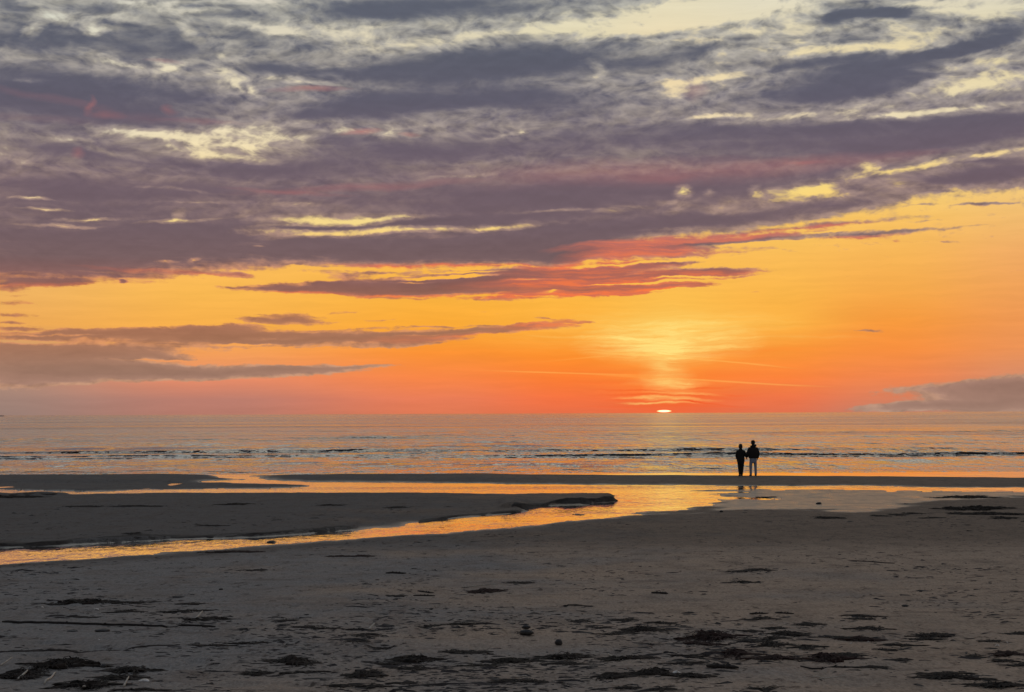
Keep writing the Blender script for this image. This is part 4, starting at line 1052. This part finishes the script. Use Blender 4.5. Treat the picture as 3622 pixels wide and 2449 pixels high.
def weed_heap(x, y, w, d, sort, label, seed):
    """One drift of seaweed: tangled limp blades over a few matted lumps, following the sand."""
    r = random.Random(seed)
    B = Build()
    big = sort in ('pile', 'red')
    w, d = 0.92 * w, 0.85 * d
    h = min(0.08, 0.08 * w + 0.012) * (1.0 if big else 0.5)
    h = max(0.012, min(h, 0.55 * d * (EYE - float(beach_slope(y))) / y))
    d = min(d, max(0.10, 1.6 * w))
    def ground(px, py):
        return Vector((px, py, 0))
    pts, loc = [], []
    ph = [r.uniform(0, 6.28) for _ in range(8)]
    def inside():
        while True:
            a, b = r.uniform(-1, 1), r.uniform(-1, 1)
            t = math.atan2(b, a)
            ragged = 0.74 + 0.22 * math.sin(2 * t + ph[0]) + 0.18 * math.sin(3 * t + ph[1]) + 0.14 * math.sin(7 * t + ph[2])
            hole = math.sin(9 * a * max(w, 0.4) + ph[3]) + math.sin(6 * b * max(d, 0.4) + 5 * a + ph[4])
            if math.hypot(a, b) < ragged and hole > -0.75:
                return a * w / 2, b * d / 2
    lumps = []
    n_l = int((5 if big else 2) + w * d * ((22 if sort == 'red' else 42) if big else 18))
    for k in range(min(n_l, 90)):
        px, py = inside()
        e = 1 - (2 * px / w) ** 2
        s = r.uniform(0.014, 0.050) * (1.2 if big else 0.9) * (1 + 0.012 * y)
        lumps.append((px, py, s * r.uniform(1.0, 2.0), s * r.uniform(0.5, 1.0), h * r.uniform(0.25, 0.75) * (0.35 + 0.65 * max(e, 0)), k))
    spine = max(3, int(w / 0.16) + 1)
    for k in range(spine):
        px = (k / (spine - 1) - 0.5) * w * 0.92
        py = 0.18 * d * math.sin(3.1 * k / spine + seed)
        lumps.append((px, py, 0.62 * w / (spine - 1) + 0.02, r.uniform(0.015, 0.04) + 0.02 * d, 0.12 * h * r.uniform(0.5, 1.0) + 0.006, 50 + k))
    n_b = int((34 if big else 20) + w * d * (210 if big else 110))
    blades = []
    for k in range(min(n_b, 340)):
        px, py = inside()
        a = r.gauss(0, 0.8) + (math.pi if r.random() < 0.5 else 0)
        L = r.uniform(0.05, 0.26) * (1.0 if big else 0.8) * (1 + 0.012 * y)
        n = 6
        P = []
        for q in range(n):
            e = max(0.1, 1 - (2 * px / w) ** 2)
            P.append([px, py, r.uniform(0.0, 1.0) * h * e * (0.75 if big else 0.5)])
            a += r.gauss(0, 0.45)
            px += math.cos(a) * L / n
            py += math.sin(a) * L / n
        P[0][2] = P[-1][2] = 0.0
        wd = r.uniform(0.003, 0.010) * (1 + 0.02 * y)
        blades.append((P, [wd * (0.5 + 0.5 * math.sin(math.pi * (q + 0.6) / n)) for q in range(n)]))
    xs = [l[0] for l in lumps] + [p[0] for b in blades for p in b[0]]
    ys = [l[1] for l in lumps] + [p[1] for b in blades for p in b[0]]
    zs, _ = sand_surface(np.array(xs) + x, np.array(ys) + y)
    z0 = on_sand(x, y)
    zs = zs - z0
    i = 0
    for px, py, rx, ry, rz, k in lumps:
        B.lump((px, py, zs[i] + rz * 0.3), rx, ry, rz, seed * 97 + k, 8, 5, 0.4)
        i += 1
    for P, wd in blades:
        V = []
        for p in P:
            V.append(Vector((p[0], p[1], zs[i] + p[2] + 0.006)))
            i += 1
        B.blade(V, wd)
    o = link('seaweed_heap', B.mesh('seaweed_heap'), M_RED if sort == 'red' else M_WEED)
    o.location = (x, y, z0)
    return tag(o, label, 'seaweed', 'seaweed drifts washed up on the beach')


def sand_ridge(x, y, w, label):
    B = Build()
    r = random.Random(5)
    n = 60
    P, rad = [], []
    for k in range(n):
        t = k / (n - 1)
        px = (t - 0.5) * w
        py = 0.75 * (t - 0.5) + 0.05 * math.sin(9 * t)
        P.append((px, py))
        rad.append(0.020 * (0.35 + 0.65 * math.sin(math.pi * min(max(t, 0.03), 0.97))) * r.uniform(0.7, 1.3))
    zs, _ = sand_surface(np.array([p[0] for p in P]) + x, np.array([p[1] for p in P]) + y)
    z0 = on_sand(x, y)
    B.tube([Vector((p[0], p[1], zs[k] - z0 + 0.004)) for k, p in enumerate(P)], rad, 8)
    o = link('seaweed_ridge', B.mesh('seaweed_ridge'), M_HUMP)
    o.location = (x, y, z0)
    tag(o, label, 'seaweed', 'seaweed drifts washed up on the beach')


def stick(x0, y0, x1, y1, rad, sort, label, seed):
    r = random.Random(seed)
    B = Build()
    a, b = Vector((x0, y0, 0)), Vector((x1, y1, 0))
    L = (b - a).length
    n = max(7, min(36, int(L / 0.09)))
    side = Vector((-(b - a).y, (b - a).x, 0)).normalized()
    bend, ph = r.uniform(-0.02, 0.02) * L, r.uniform(0, 6)
    lifted = sort == 'pale' and L < 0.7
    P, rr = [], []
    for k in range(n):
        t = k / (n - 1)
        p = a.lerp(b, t) + side * (bend * math.sin(math.pi * t) + 0.006 * L * math.sin(7 * t + ph))
        z = on_sand(p.x, p.y) + rad * 0.7
        if lifted:
            z += 0.05 * t
        P.append(Vector((p.x, p.y, z)))
        rr.append(rad * (1.0 - 0.35 * t) * r.uniform(0.88, 1.12) * (0.55 if k in (0, n - 1) else 1.0))
    base = P[0].copy()
    B.tube([p - base for p in P], rr, 7)
    if sort == 'dark' and L > 0.25:        # knots and a snapped side twig
        for k in (n // 3, 2 * n // 3):
            q = P[k] - base
            B.lump((q.x, q.y, q.z), rad * 1.5, rad * 1.3, rad * 1.3, seed + k, 7, 4, 0.15)
        q = P[n // 2] - base
        tip = q + Vector((0.05 * min(L, 1), -0.04 * min(L, 1), 0.02))
        B.tube([q, q.lerp(tip, 0.5) + Vector((0, 0, 0.004)), tip], [rad * 0.6, rad * 0.5, rad * 0.3], 6)
    name = 'driftwood_stick' if sort == 'dark' else 'reed_stem'
    o = link(name, B.mesh(name), M_WOOD if sort == 'dark' else M_REED)
    o.location = base
    if sort == 'dark':
        tag(o, label, 'driftwood', 'sticks lying on the sand')
    else:
        tag(o, label, 'reed', 'pale reeds and straws on the sand')


def stone(x, y, w, h, label, seed, raise_by=0.0):
    B = Build()
    B.lump((0, 0, h * 0.42), w / 2, w * 0.38, h * 0.55, seed, 14, 9, 0.14)
    o = link('stone', B.mesh('stone'), M_STONE)
    o.location = (x, y, max(on_sand(x, y), -0.03) + raise_by)
    o.rotation_euler = (0, 0, random.Random(seed).uniform(-0.4, 0.4))
    tag(o, label, 'stone', 'dark stones on the beach')


def shell(x, y, w, h, label, seed):
    """Half of a ribbed clam shell lying hollow side down."""
    B = Build()
    nu, nv = 15, 7
    vs, fs = [], []
    for lay in (1.0, 0.88):
        for i in range(nv):
            t = i / (nv - 1)
            for j in range(nu):
                a = math.pi * (j / (nu - 1))
                rib = 1 + 0.03 * math.cos(a * 26)
                rr = t * rib
                vs.append((w / 2 * rr * math.cos(a) * lay, (rr * math.sin(a) - 0.3) * w * 0.62 * lay,
                           max(0.0, h * 1.15 * lay * (1 - t ** 2.2) * (0.35 + 0.65 * math.sin(a))) + 0.002))
    m = nu * nv
    for lay in (0, 1):
        for i in range(nv - 1):
            for j in range(nu - 1):
                q = lay * m + i * nu + j
                f = (q, q + 1, q + nu + 1, q + nu)
                fs.append(f if lay == 0 else f[::-1])
    e = (nv - 1) * nu
    for j in range(nu - 1):
        fs.append((e + j, e + j + 1, m + e + j + 1, m + e + j))
    B.add(vs, fs)
    o = link('shell', B.mesh('shell'), M_SHELL)
    o.location = (x, y, on_sand(x, y) - 0.001)
    o.rotation_euler = (0.25, 0, random.Random(seed).uniform(-1, 1))
    tag(o, label, 'shell', 'shells and pale chips on the sand')


def build_debris():
    for k, (x, y, w, d, sort, label) in enumerate(WEED):
        if sort == 'ridge':
            sand_ridge(x, y, w, label)
        else:
            weed_heap(x, y, w, d, sort, label, 300 + k)
    for k, q in enumerate(STICKS):
        stick(*q, 700 + k)
    for k, (x, y, w, h, label) in enumerate(STONES):
        stone(x, y, w, h, label, 40 + k, 0.036 if 'on top' in label else 0.0)
    for k, (x, y, w, h, label) in enumerate(PALE_BITS):
        shell(x, y, w, h, label, 60 + k)


def build_scraps():
    """Countless crumbs of weed strewn over the sand: one object."""
    r = np.random.RandomState(8)
    n = 6500
    dep = r.uniform(1 / 58.0, 1 / 12.6, n * 3)
    y = 1 / dep
    x = r.uniform(-0.40, 0.40, n * 3) * y
    patch = fbm(x * 0.5, y * 0.28, 201, 3) + 0.45 * vnoise(x * 1.6, y * 0.8, 207)
    keep = patch + r.uniform(-0.30, 0.30, n * 3) > 0.20 + 0.06 * sstep(16, 30, y)
    hx, hy = [], []
    for px, py, w, d, sort, _ in WEED:
        k = int(10 + 26 * min(w, 1.5)) if py < 34 else 6
        hx.append(px + r.normal(0, 0.42, k) * (w + 0.15)); hy.append(py + r.normal(0, 0.40, k) * (min(d, 1.6 * w) + 0.25))
    x = np.concatenate([np.concatenate(hx), x]); y = np.concatenate([np.concatenate(hy), y])
    keep = np.concatenate([np.ones(len(x) - len(keep), bool), keep])
    z, wet = sand_surface(x, y)
    keep &= (z > 0.03) & (wet < 0.7)
    x, y, z = x[keep][:n], y[keep][:n], z[keep][:n]
    B = Build()
    rr = random.Random(3)
    for px, py, pz in zip(x, y, z):
        s = rr.uniform(0.005, 0.016) * (1.0 + 0.030 * py) * (2.0 if rr.random() < 0.08 else 1.0)
        a = rr.gauss(0, 0.45)
        ca, sa = math.cos(a), math.sin(a)
        k = rr.uniform(1.2, 5.5)
        ring = []
        for j in range(8):
            t = j * math.pi / 4
            q = rr.uniform(0.45, 1.3)
            u, v = s * k * q * math.cos(t), s * q * math.sin(t)
            ring.append((px + u * ca - v * sa, py + u * sa + v * ca, pz + s * rr.uniform(-0.25, 0.22) - 0.003))
        tops = []
        for e in (-0.4, 0.35):
            u = s * k * (e + rr.uniform(-.15, .15))
            tops.append((px + u * ca, py + u * sa, pz + s * rr.uniform(0.10, 0.55)))
        B.add(ring + tops, [(0, 1, 9), (1, 2, 9), (2, 8, 9), (2, 3, 8), (3, 4, 8), (4, 5, 8), (5, 6, 8), (6, 9, 8), (6, 7, 9), (7, 0, 9)])
    o = link('seaweed_scraps', B.mesh('seaweed_scraps'), M_SCRAP, smooth=False)
    tag(o, 'countless dark crumbs of seaweed strewn over the sand', 'seaweed', kind='stuff')


# ------------------------------------------------------------------ the couple
M_SKIN = mottled('skin', (0.30, 0.17, 0.12), (0.36, 0.21, 0.15), 20.0, 0.55)
M_BLACK = mottled('black_coat_cloth', (0.006, 0.006, 0.007), (0.012, 0.012, 0.013), 30.0, 0.85, 0.2)
M_DARKJ = mottled('dark_jacket_cloth', (0.008, 0.006, 0.007), (0.015, 0.012, 0.013), 30.0, 0.8, 0.2)
M_JEANS = mottled('pale_denim', (0.24, 0.28, 0.37), (0.36, 0.41, 0.52), 40.0, 0.85, 0.2)
M_TROUS = mottled('black_trouser_cloth', (0.006, 0.006, 0.007), (0.011, 0.011, 0.012), 40.0, 0.85, 0.2)
M_HAIR = mottled('dark_hair', (0.008, 0.006, 0.005), (0.022, 0.015, 0.011), 60.0, 0.5, 0.4)
M_SHOE = mottled('dark_shoe', (0.012, 0.012, 0.012), (0.03, 0.03, 0.03), 30.0, 0.5)
M_EYE = mottled('eye', (0.5, 0.5, 0.48), (0.7, 0.7, 0.68), 60.0, 0.2)


def skin_mesh(chains):
    """Grow limbs from chains of (point, radius); each chain's first point is a root unless shared."""
    verts, edges, radii, roots, index = [], [], [], [], {}
    for ch in chains:
        prev = None
        for p, rad in ch:
            key = tuple(round(c, 4) for c in p)
            if key not in index:
                index[key] = len(verts)
                verts.append(p)
                radii.append(rad)
                if prev is None:
                    roots.append(index[key])
            if prev is not None:
                edges.append((prev, index[key]))
            prev = index[key]
    me = bpy.data.meshes.new('limbs')
    me.from_pydata([tuple(v) for v in verts], edges, [])
    o = bpy.data.objects.new('limbs', me)
    col.objects.link(o)
    o.modifiers.new('skin', 'SKIN')
    sub = o.modifiers.new('sub', 'SUBSURF')
    sub.levels = sub.render_levels = 2
    for k, v in enumerate(me.skin_vertices[0].data):
        v.radius = (radii[k], radii[k])
        v.use_root = k in roots
    dg = bpy.context.evaluated_depsgraph_get()
    dg.update()
    out = bpy.data.meshes.new_from_object(o.evaluated_get(dg))
    bpy.data.objects.remove(o)
    return out


def hand_chains(wrist, knuckle, palm_dir, curl_dir, side):
    """Four unequal curled fingers and a thumb from the side of the palm."""
    w, k = Vector(wrist), Vector(knuckle)
    along = (k - w).normalized()
    across = Vector(palm_dir).normalized()
    curl = Vector(curl_dir).normalized()
    out = []
    for i, ln in enumerate((0.070, 0.078, 0.073, 0.058)):
        off = across * (0.027 - 0.018 * i) * side
        root = k - along * 0.03 + off
        a = k + off
        b = a + (along * 0.8 + curl * 0.6).normalized() * ln * 0.45
        c = b + (along * 0.2 + curl * 1.0).normalized() * ln * 0.33
        d = c + (-along * 0.35 + curl * 0.9).normalized() * ln * 0.28
        out.append([(root, 0.0095), (a, 0.0095), (b, 0.0085), (c, 0.008), (d, 0.0065)])
    t0 = w + along * 0.03 + across * 0.018 * side
    t1 = t0 + (along * 0.5 + across * 0.9 * side + curl * 0.2).normalized() * 0.035
    t2 = t1 + (along * 0.8 + across * 0.2 * side + curl * 0.6).normalized() * 0.028
    t3 = t2 + (along * 0.5 - across * 0.2 * side + curl * 0.8).normalized() * 0.022
    out.append([(t0, 0.013), (t1, 0.011), (t2, 0.0095), (t3, 0.0075)])
    return out


def head_lumps(B, c, s, turn):
    """Skull, jaw, nose, brow, lips and ears, facing +Y turned by an angle."""
    def put(x, y, z, rx, ry, rz):
        ca, sa = math.cos(turn), math.sin(turn)
        B.lump((c[0] + (x * ca - y * sa) * s, c[1] + (x * sa + y * ca) * s, c[2] + z * s), rx * s, ry * s, rz * s, 1, 16, 12, 0.0)
    put(0, -0.012, 0.03, 0.076, 0.095, 0.088)
    put(0, 0.022, -0.035, 0.060, 0.070, 0.078)
    put(0, 0.060, -0.085, 0.030, 0.026, 0.022)
    put(0, 0.098, -0.015, 0.013, 0.022, 0.026)
    put(0, 0.088, 0.018, 0.010, 0.014, 0.026)
    put(0, 0.078, 0.034, 0.050, 0.014, 0.012)
    put(0, 0.086, -0.052, 0.022, 0.010, 0.005)
    put(0, 0.084, -0.062, 0.019, 0.010, 0.006)
    for sx in (-1, 1):
        put(sx * 0.078, -0.008, -0.005, 0.010, 0.020, 0.032)
        put(sx * 0.036, 0.064, -0.022, 0.022, 0.018, 0.018)


def loft(B, rings, seg=22, power=2.4, wrinkle=0.0, seed=0):
    """Rings of (x, y, z, half width, half depth) joined into cloth."""
    r = random.Random(seed)
    vs, fs = [], []
    for cx, cy, cz, rx, ry in rings:
        for j in range(seg):
            t = 2 * math.pi * j / seg
            c, s = math.cos(t), math.sin(t)
            k = 1 + r.uniform(-wrinkle, wrinkle)
            vs.append((cx + rx * k * math.copysign(abs(c) ** (2 / power), c), cy + ry * k * math.copysign(abs(s) ** (2 / power), s), cz))
    n = len(rings)
    for i in range(n - 1):
        for j in range(seg):
            a, b = i * seg + j, i * seg + (j + 1) % seg
            fs.append((a, b, b + seg, a + seg))
    fs.append(tuple(range(seg - 1, -1, -1)))
    fs.append(tuple((n - 1) * seg + j for j in range(seg)))
    B.add(vs, fs)


def refine(o, levels=1):
    m = o.modifiers.new('subdivision', 'SUBSURF')
    m.levels = m.render_levels = levels


def sleeve(B, pts, radii):
    P, rr = [], []
    pts = [Vector(p) for p in pts]
    for k in range(len(pts) - 1):
        for q in range(5):
            t = q / 5
            P.append(pts[k].lerp(pts[k + 1], t))
            rr.append((radii[k] * (1 - t) + radii[k + 1] * t) * (1 + 0.05 * math.sin(9 * (k + t))))
    P.append(pts[-1]); rr.append(radii[-1])
    B.tube(P, rr, 14)


def shoe(B, x, y, turn, L=0.27, w=0.05):
    f = Vector((math.sin(turn), math.cos(turn), 0))
    s = Vector((f.y, -f.x, 0))
    vs, fs = [], []
    prof = [(-0.30, 0.75, 0.075), (-0.24, 0.95, 0.105), (-0.05, 0.85, 0.110), (0.15, 0.95, 0.075), (0.40, 1.1, 0.058), (0.58, 0.9, 0.048), (0.68, 0.5, 0.030)]
    for t, k, h in prof:
        for a, z in ((-1, 0.0), (-1.05, 0.025), (-0.7, h * 0.85), (0, h), (0.7, h * 0.85), (1.05, 0.025), (1, 0.0)):
            p = Vector((x, y, z)) + f * (t * L) + s * (a * w * k)
            vs.append(tuple(p))
    for i in range(len(prof) - 1):
        for j in range(7):
            a, b = i * 7 + j, i * 7 + (j + 1) % 7
            fs.append((a, b, b + 7, a + 7))
    fs.append(tuple(range(6, -1, -1)))
    fs.append(tuple((len(prof) - 1) * 7 + j for j in range(7)))
    B.add(vs, fs)


def person(label, x, y, spec):
    root = bpy.data.objects.new('person', None)
    col.objects.link(root)
    root.location = (x, y, on_sand(x, y))
    tag(root, label, 'person', 'couple standing at the water')
    S = spec
    # one continuous body: limbs, torso, neck, hands and head merged into a single skin
    pel = (0, 0, S['hip'])
    chains = [[(pel, .105), ((0, -.01, S['hip'] + .16), .10), ((0, 0, S['chest']), .115), ((0, 0, S['sh'] - .02), .085), ((0, 0.005, S['sh'] + .07), .052), ((0, .015, S['head'] - .06), .05)]]
    for sx, leg, arm in ((-1, S['leg_l'], S['arm_l']), (1, S['leg_r'], S['arm_r'])):
        chains.append([(pel, .105)] + [(p, rad) for p, rad in zip(leg, (.082, .055, .038))] + [((leg[2][0], leg[2][1] + .12, .03), .034)])
        chains.append([((0, 0, S['sh'] - .02), .085)] + [(p, rad) for p, rad in zip(arm[:3], (.046, .038, .028))] + [(arm[3], .030)])
        chains += hand_chains(arm[2], arm[3], arm[4], arm[5], arm[6])
    body = skin_mesh(chains)
    bm = bmesh.new()
    bm.from_mesh(body)
    H = Build()
    head_lumps(H, (0, 0.02, S['head']), S['hs'], S['turn'])
    hm = H.mesh('head')
    bm.from_mesh(hm)
    bm.to_mesh(body)
    bm.free()
    bo = link('body', body, M_SKIN, root)
    rm = bo.modifiers.new('one skin', 'REMESH')
    rm.mode = 'VOXEL'
    rm.voxel_size = 0.008
    rm.use_smooth_shade = True
    for sx in (-1, 1):
        E = Build()
        ca, sa = math.cos(S['turn']), math.sin(S['turn'])
        ex, ey = sx * 0.033 * S['hs'], 0.078 * S['hs']
        E.lump((ex * ca - ey * sa, 0.02 + ex * sa + ey * ca, S['head'] + 0.012 * S['hs']), .011, .011, .011, 1, 10, 8, 0)
        link('eye', E.mesh('eye'), M_EYE, root)
    J = Build()
    loft(J, [(a, b, c, 1.08 * rx, ry) for a, b, c, rx, ry in S['coat']], 24, 2.3, 0.03, 4)
    sleeve(J, S['sleeve_l'], [1.12 * q for q in S['sleeve_r_l']])
    sleeve(J, S['sleeve_r'], [1.12 * q for q in S['sleeve_r_r']])
    jo = link('jacket', J.mesh('jacket'), S['coat_mat'], root)
    refine(jo)
    if S.get('hood'):
        Hd = Build()
        for hx, hy, hz, a, b, c in S['hood']:
            Hd.lump((hx, hy, hz), a, b, c, 3, 14, 9, 0.06)
        refine(link('hood', Hd.mesh('hood'), S['coat_mat'], root))
    T = Build()
    loft(T, S['seat'], 20, 2.3, 0.015, 6)
    for leg in S['trousers']:
        loft(T, leg, 16, 2.1, 0.03, 8)
    refine(link('trousers', T.mesh('trousers'), S['leg_mat'], root))
    for fx, fy, ft in S['feet']:
        F = Build()
        shoe(F, fx, fy, ft, S['foot'])
        refine(link('shoe', F.mesh('shoe'), M_SHOE, root))
    A = Build()
    for hx, hy, hz, a, b, c, rough in S['hair']:
        A.lump((hx, hy, hz), a, b, c, int(abs(hx) * 1000 + hz * 100), 16, 10, rough)
    link('hair', A.mesh('hair'), M_HAIR, root)
    return root


def build_couple():
    rr = random.Random(2)
    curls = [(0, -0.005, 1.722, .094, .108, .085, .10), (-.062, -.02, 1.675, .042, .07, .066, .12), (.062, -.02, 1.675, .042, .07, .066, .12), (0, -.035, 1.672, .088, .080, .085, .10), (0, -.045, 1.60, .070, .050, .070, .08)]
    for k in range(46):
        a, t = rr.uniform(0, 6.28), rr.uniform(-0.1, 1.3)
        curls.append((.092 * math.cos(a) * math.cos(t), -.012 + .10 * math.sin(a) * math.cos(t), 1.718 + .082 * math.sin(t),
                      rr.uniform(.020, .032), rr.uniform(.020, .032), rr.uniform(.018, .030), .25))
    curls = [c for c in curls if not (c[1] > 0.06 and c[2] < 1.74)]
    man = dict(
        hip=.93, chest=1.24, sh=1.44, head=1.68, hs=1.0, turn=0.10,
        leg_l=[(-.10, 0, .86), (-.125, .015, .48), (-.125, -.01, .09)], leg_r=[(.10, 0, .86), (.125, .02, .48), (.130, 0, .09)],
        arm_l=[(-.150, 0, 1.36), (-.245, -.015, 1.14), (-.315, .025, .935), (-.338, .040, .865), (0, 1, 0), (-.5, -.4, -.6), 1],
        arm_r=[(.150, 0, 1.36), (.255, -.015, 1.13), (.235, .05, .885), (.228, .075, .815), (0, 1, 0), (-.8, .2, -.3), 1],
        coat=[(0, 0, .885, .185, .135), (0, 0, .90, .212, .155), (0, 0, .96, .215, .155), (.005, -.005, 1.08, .225, .165), (.005, -.01, 1.20, .232, .165), (0, -.005, 1.32, .225, .15),
              (0, 0, 1.40, .200, .13), (0, 0, 1.455, .150, .11), (0, .005, 1.50, .098, .092), (0, .01, 1.55, .078, .078), (0, .01, 1.565, .062, .062)],
        sleeve_l=[(-.06, 0, 1.40), (-.178, 0, 1.365), (-.243, -.015, 1.15), (-.308, .02, .955)], sleeve_r_l=[.075, .092, .082, .054],
        sleeve_r=[(.06, 0, 1.40), (.185, 0, 1.365), (.258, -.015, 1.14), (.24, .045, .905)], sleeve_r_r=[.075, .092, .084, .056],
        hood=[(.108, -.045, 1.545, .072, .076, .064), (0, -.070, 1.505, .135, .070, .080), (-.09, -.05, 1.495, .065, .065, .055), (.02, .0, 1.53, .085, .085, .055)],
        coat_mat=M_DARKJ, leg_mat=M_JEANS,
        seat=[(0, 0, .64, .165, .12), (0, 0, .70, .180, .135), (0, 0, .80, .188, .14), (0, 0, .90, .185, .135), (0, 0, .96, .17, .125)],
        trousers=[[(-.123, -.005, .035, .062, .078), (-.123, -.005, .10, .066, .078), (-.126, .005, .30, .066, .075), (-.124, .01, .48, .074, .082), (-.108, 0, .66, .088, .11), (-.095, 0, .80, .092, .13)],
                  [(.128, .005, .035, .062, .078), (.128, .005, .10, .064, .078), (.128, .01, .30, .064, .075), (.122, .015, .48, .072, .082), (.106, 0, .66, .086, .11), (.095, 0, .80, .092, .13)]],
        feet=[(-.125, .01, -.12), (.130, .02, .12)], foot=.29, hair=curls)
    person('taller person on the right of the couple, curly hair, dark jacket and pale blue jeans', 12.28, 80.6, man)
    bob = [(0, -.012, 1.545, .094, .108, .100, .05), (-.045, -.03, 1.47, .052, .07, .085, .08), (.045, -.03, 1.47, .052, .07, .085, .08), (0, -.06, 1.46, .075, .048, .080, .08), (-.078, 0, 1.50, .028, .06, .08, .1), (.072, 0, 1.50, .028, .06, .08, .1)]
    woman = dict(
        hip=.85, chest=1.10, sh=1.30, head=1.515, hs=.95, turn=-0.06,
        leg_l=[(-.085, 0, .80), (-.065, .015, .44), (-.055, -.01, .085)], leg_r=[(.085, 0, .80), (.070, .02, .44), (.050, 0, .085)],
        arm_l=[(-.125, 0, 1.235), (-.205, -.02, 1.05), (-.172, .045, .85), (-.160, .075, .79), (0, 1, 0), (.8, .2, -.3), -1],
        arm_r=[(.125, 0, 1.235), (.238, -.02, 1.08), (.290, .02, .945), (.318, .04, .885), (0, 1, 0), (.5, .4, -.6), -1],
        coat=[(0, 0, .715, .165, .125), (0, 0, .73, .192, .15), (0, 0, .80, .195, .15), (0, 0, .92, .190, .145), (0, -.005, 1.04, .188, .14), (0, -.005, 1.15, .185, .132),
              (0, 0, 1.24, .172, .12), (0, 0, 1.31, .130, .10), (0, .005, 1.36, .085, .08), (0, .01, 1.40, .066, .066), (0, .01, 1.415, .055, .055)],
        sleeve_l=[(-.05, 0, 1.27), (-.150, 0, 1.235), (-.205, -.02, 1.05), (-.178, .04, .865)], sleeve_r_l=[.062, .080, .068, .050],
        sleeve_r=[(.05, 0, 1.27), (.152, 0, 1.235), (.238, -.02, 1.08), (.286, .018, .958)], sleeve_r_r=[.062, .080, .068, .048],
        coat_mat=M_BLACK, leg_mat=M_TROUS,
        seat=[(0, 0, .56, .155, .115), (0, 0, .64, .178, .135), (0, 0, .72, .182, .138), (0, 0, .80, .172, .13)],
        trousers=[[(-.052, -.005, .03, .055, .072), (-.054, -.005, .12, .060, .075), (-.060, .005, .30, .074, .082), (-.070, .01, .46, .086, .095), (-.082, 0, .62, .088, .11), (-.085, 0, .74, .088, .12)],
                  [(.050, .005, .03, .054, .072), (.052, .005, .12, .060, .075), (.060, .01, .30, .074, .082), (.072, .015, .46, .088, .095), (.085, 0, .62, .090, .11), (.085, 0, .74, .088, .12)]],
        feet=[(-.056, .01, -.10), (.052, .02, .10)], foot=.245, hair=bob)
    person('shorter person on the left of the couple, chin-length hair, all in black', 11.65, 80.6, woman)


def build_ship():
    """A cargo ship low on the horizon, cut by the left edge of the view."""
    root = bpy.data.objects.new('ship', None)
    col.objects.link(root)
    root.location = (-2212.0, 6790.0, 0.0)
    root.rotation_euler = (0, 0, R(18))
    tag(root, 'tiny grey ship on the horizon at the far left edge', 'ship')
    grey = mottled('ship_paint', (0.10, 0.08, 0.08), (0.16, 0.13, 0.12), 0.4, 0.7)
    B = Build()
    hull = []
    for t, w, zt in ((-1, .7, 2.6), (-.8, 1, 2.4), (.6, 1, 2.4), (.85, .6, 2.8), (1, .05, 3.2)):
        hull += [(t * 24, -w * 3.4, zt), (t * 23.5, -w * 2.6, -1.0), (t * 23.5, w * 2.6, -1.0), (t * 24, w * 3.4, zt)]
    f = []
    for k in range(4):
        for j in range(4):
            a, b = k * 4 + j, k * 4 + (j + 1) % 4
            f.append((a, b, b + 4, a + 4))
    f += [(3, 2, 1, 0), (16, 17, 18, 19)]
    B.add(hull, f)
    link('hull', B.mesh('hull'), grey, root, False)
    def block(name, x0, x1, w, z0, z1):
        Q = Build()
        Q.add([(x, y, z) for z in (z0, z1) for x, y in ((x0, -w), (x1, -w), (x1, w), (x0, w))],
              [(3, 2, 1, 0), (4, 5, 6, 7), (0, 1, 5, 4), (1, 2, 6, 5), (2, 3, 7, 6), (3, 0, 4, 7)])
        link(name, Q.mesh(name), grey, root, False)
    block('deckhouse', -19, -11, 2.6, 2.38, 5.6)
    block('bridge', -17, -12.5, 3.0, 5.6, 7.4)
    block('funnel', -20.6, -19.2, 0.9, 2.38, 6.4)
    block('mast', -14.6, -14.2, 0.2, 7.4, 10.5)
    block('hatch_cover', -8, 14, 2.6, 2.42, 3.3)


build_sea()
build_stream()
build_sand()
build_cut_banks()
build_debris()
build_scraps()
build_couple()
build_ship()
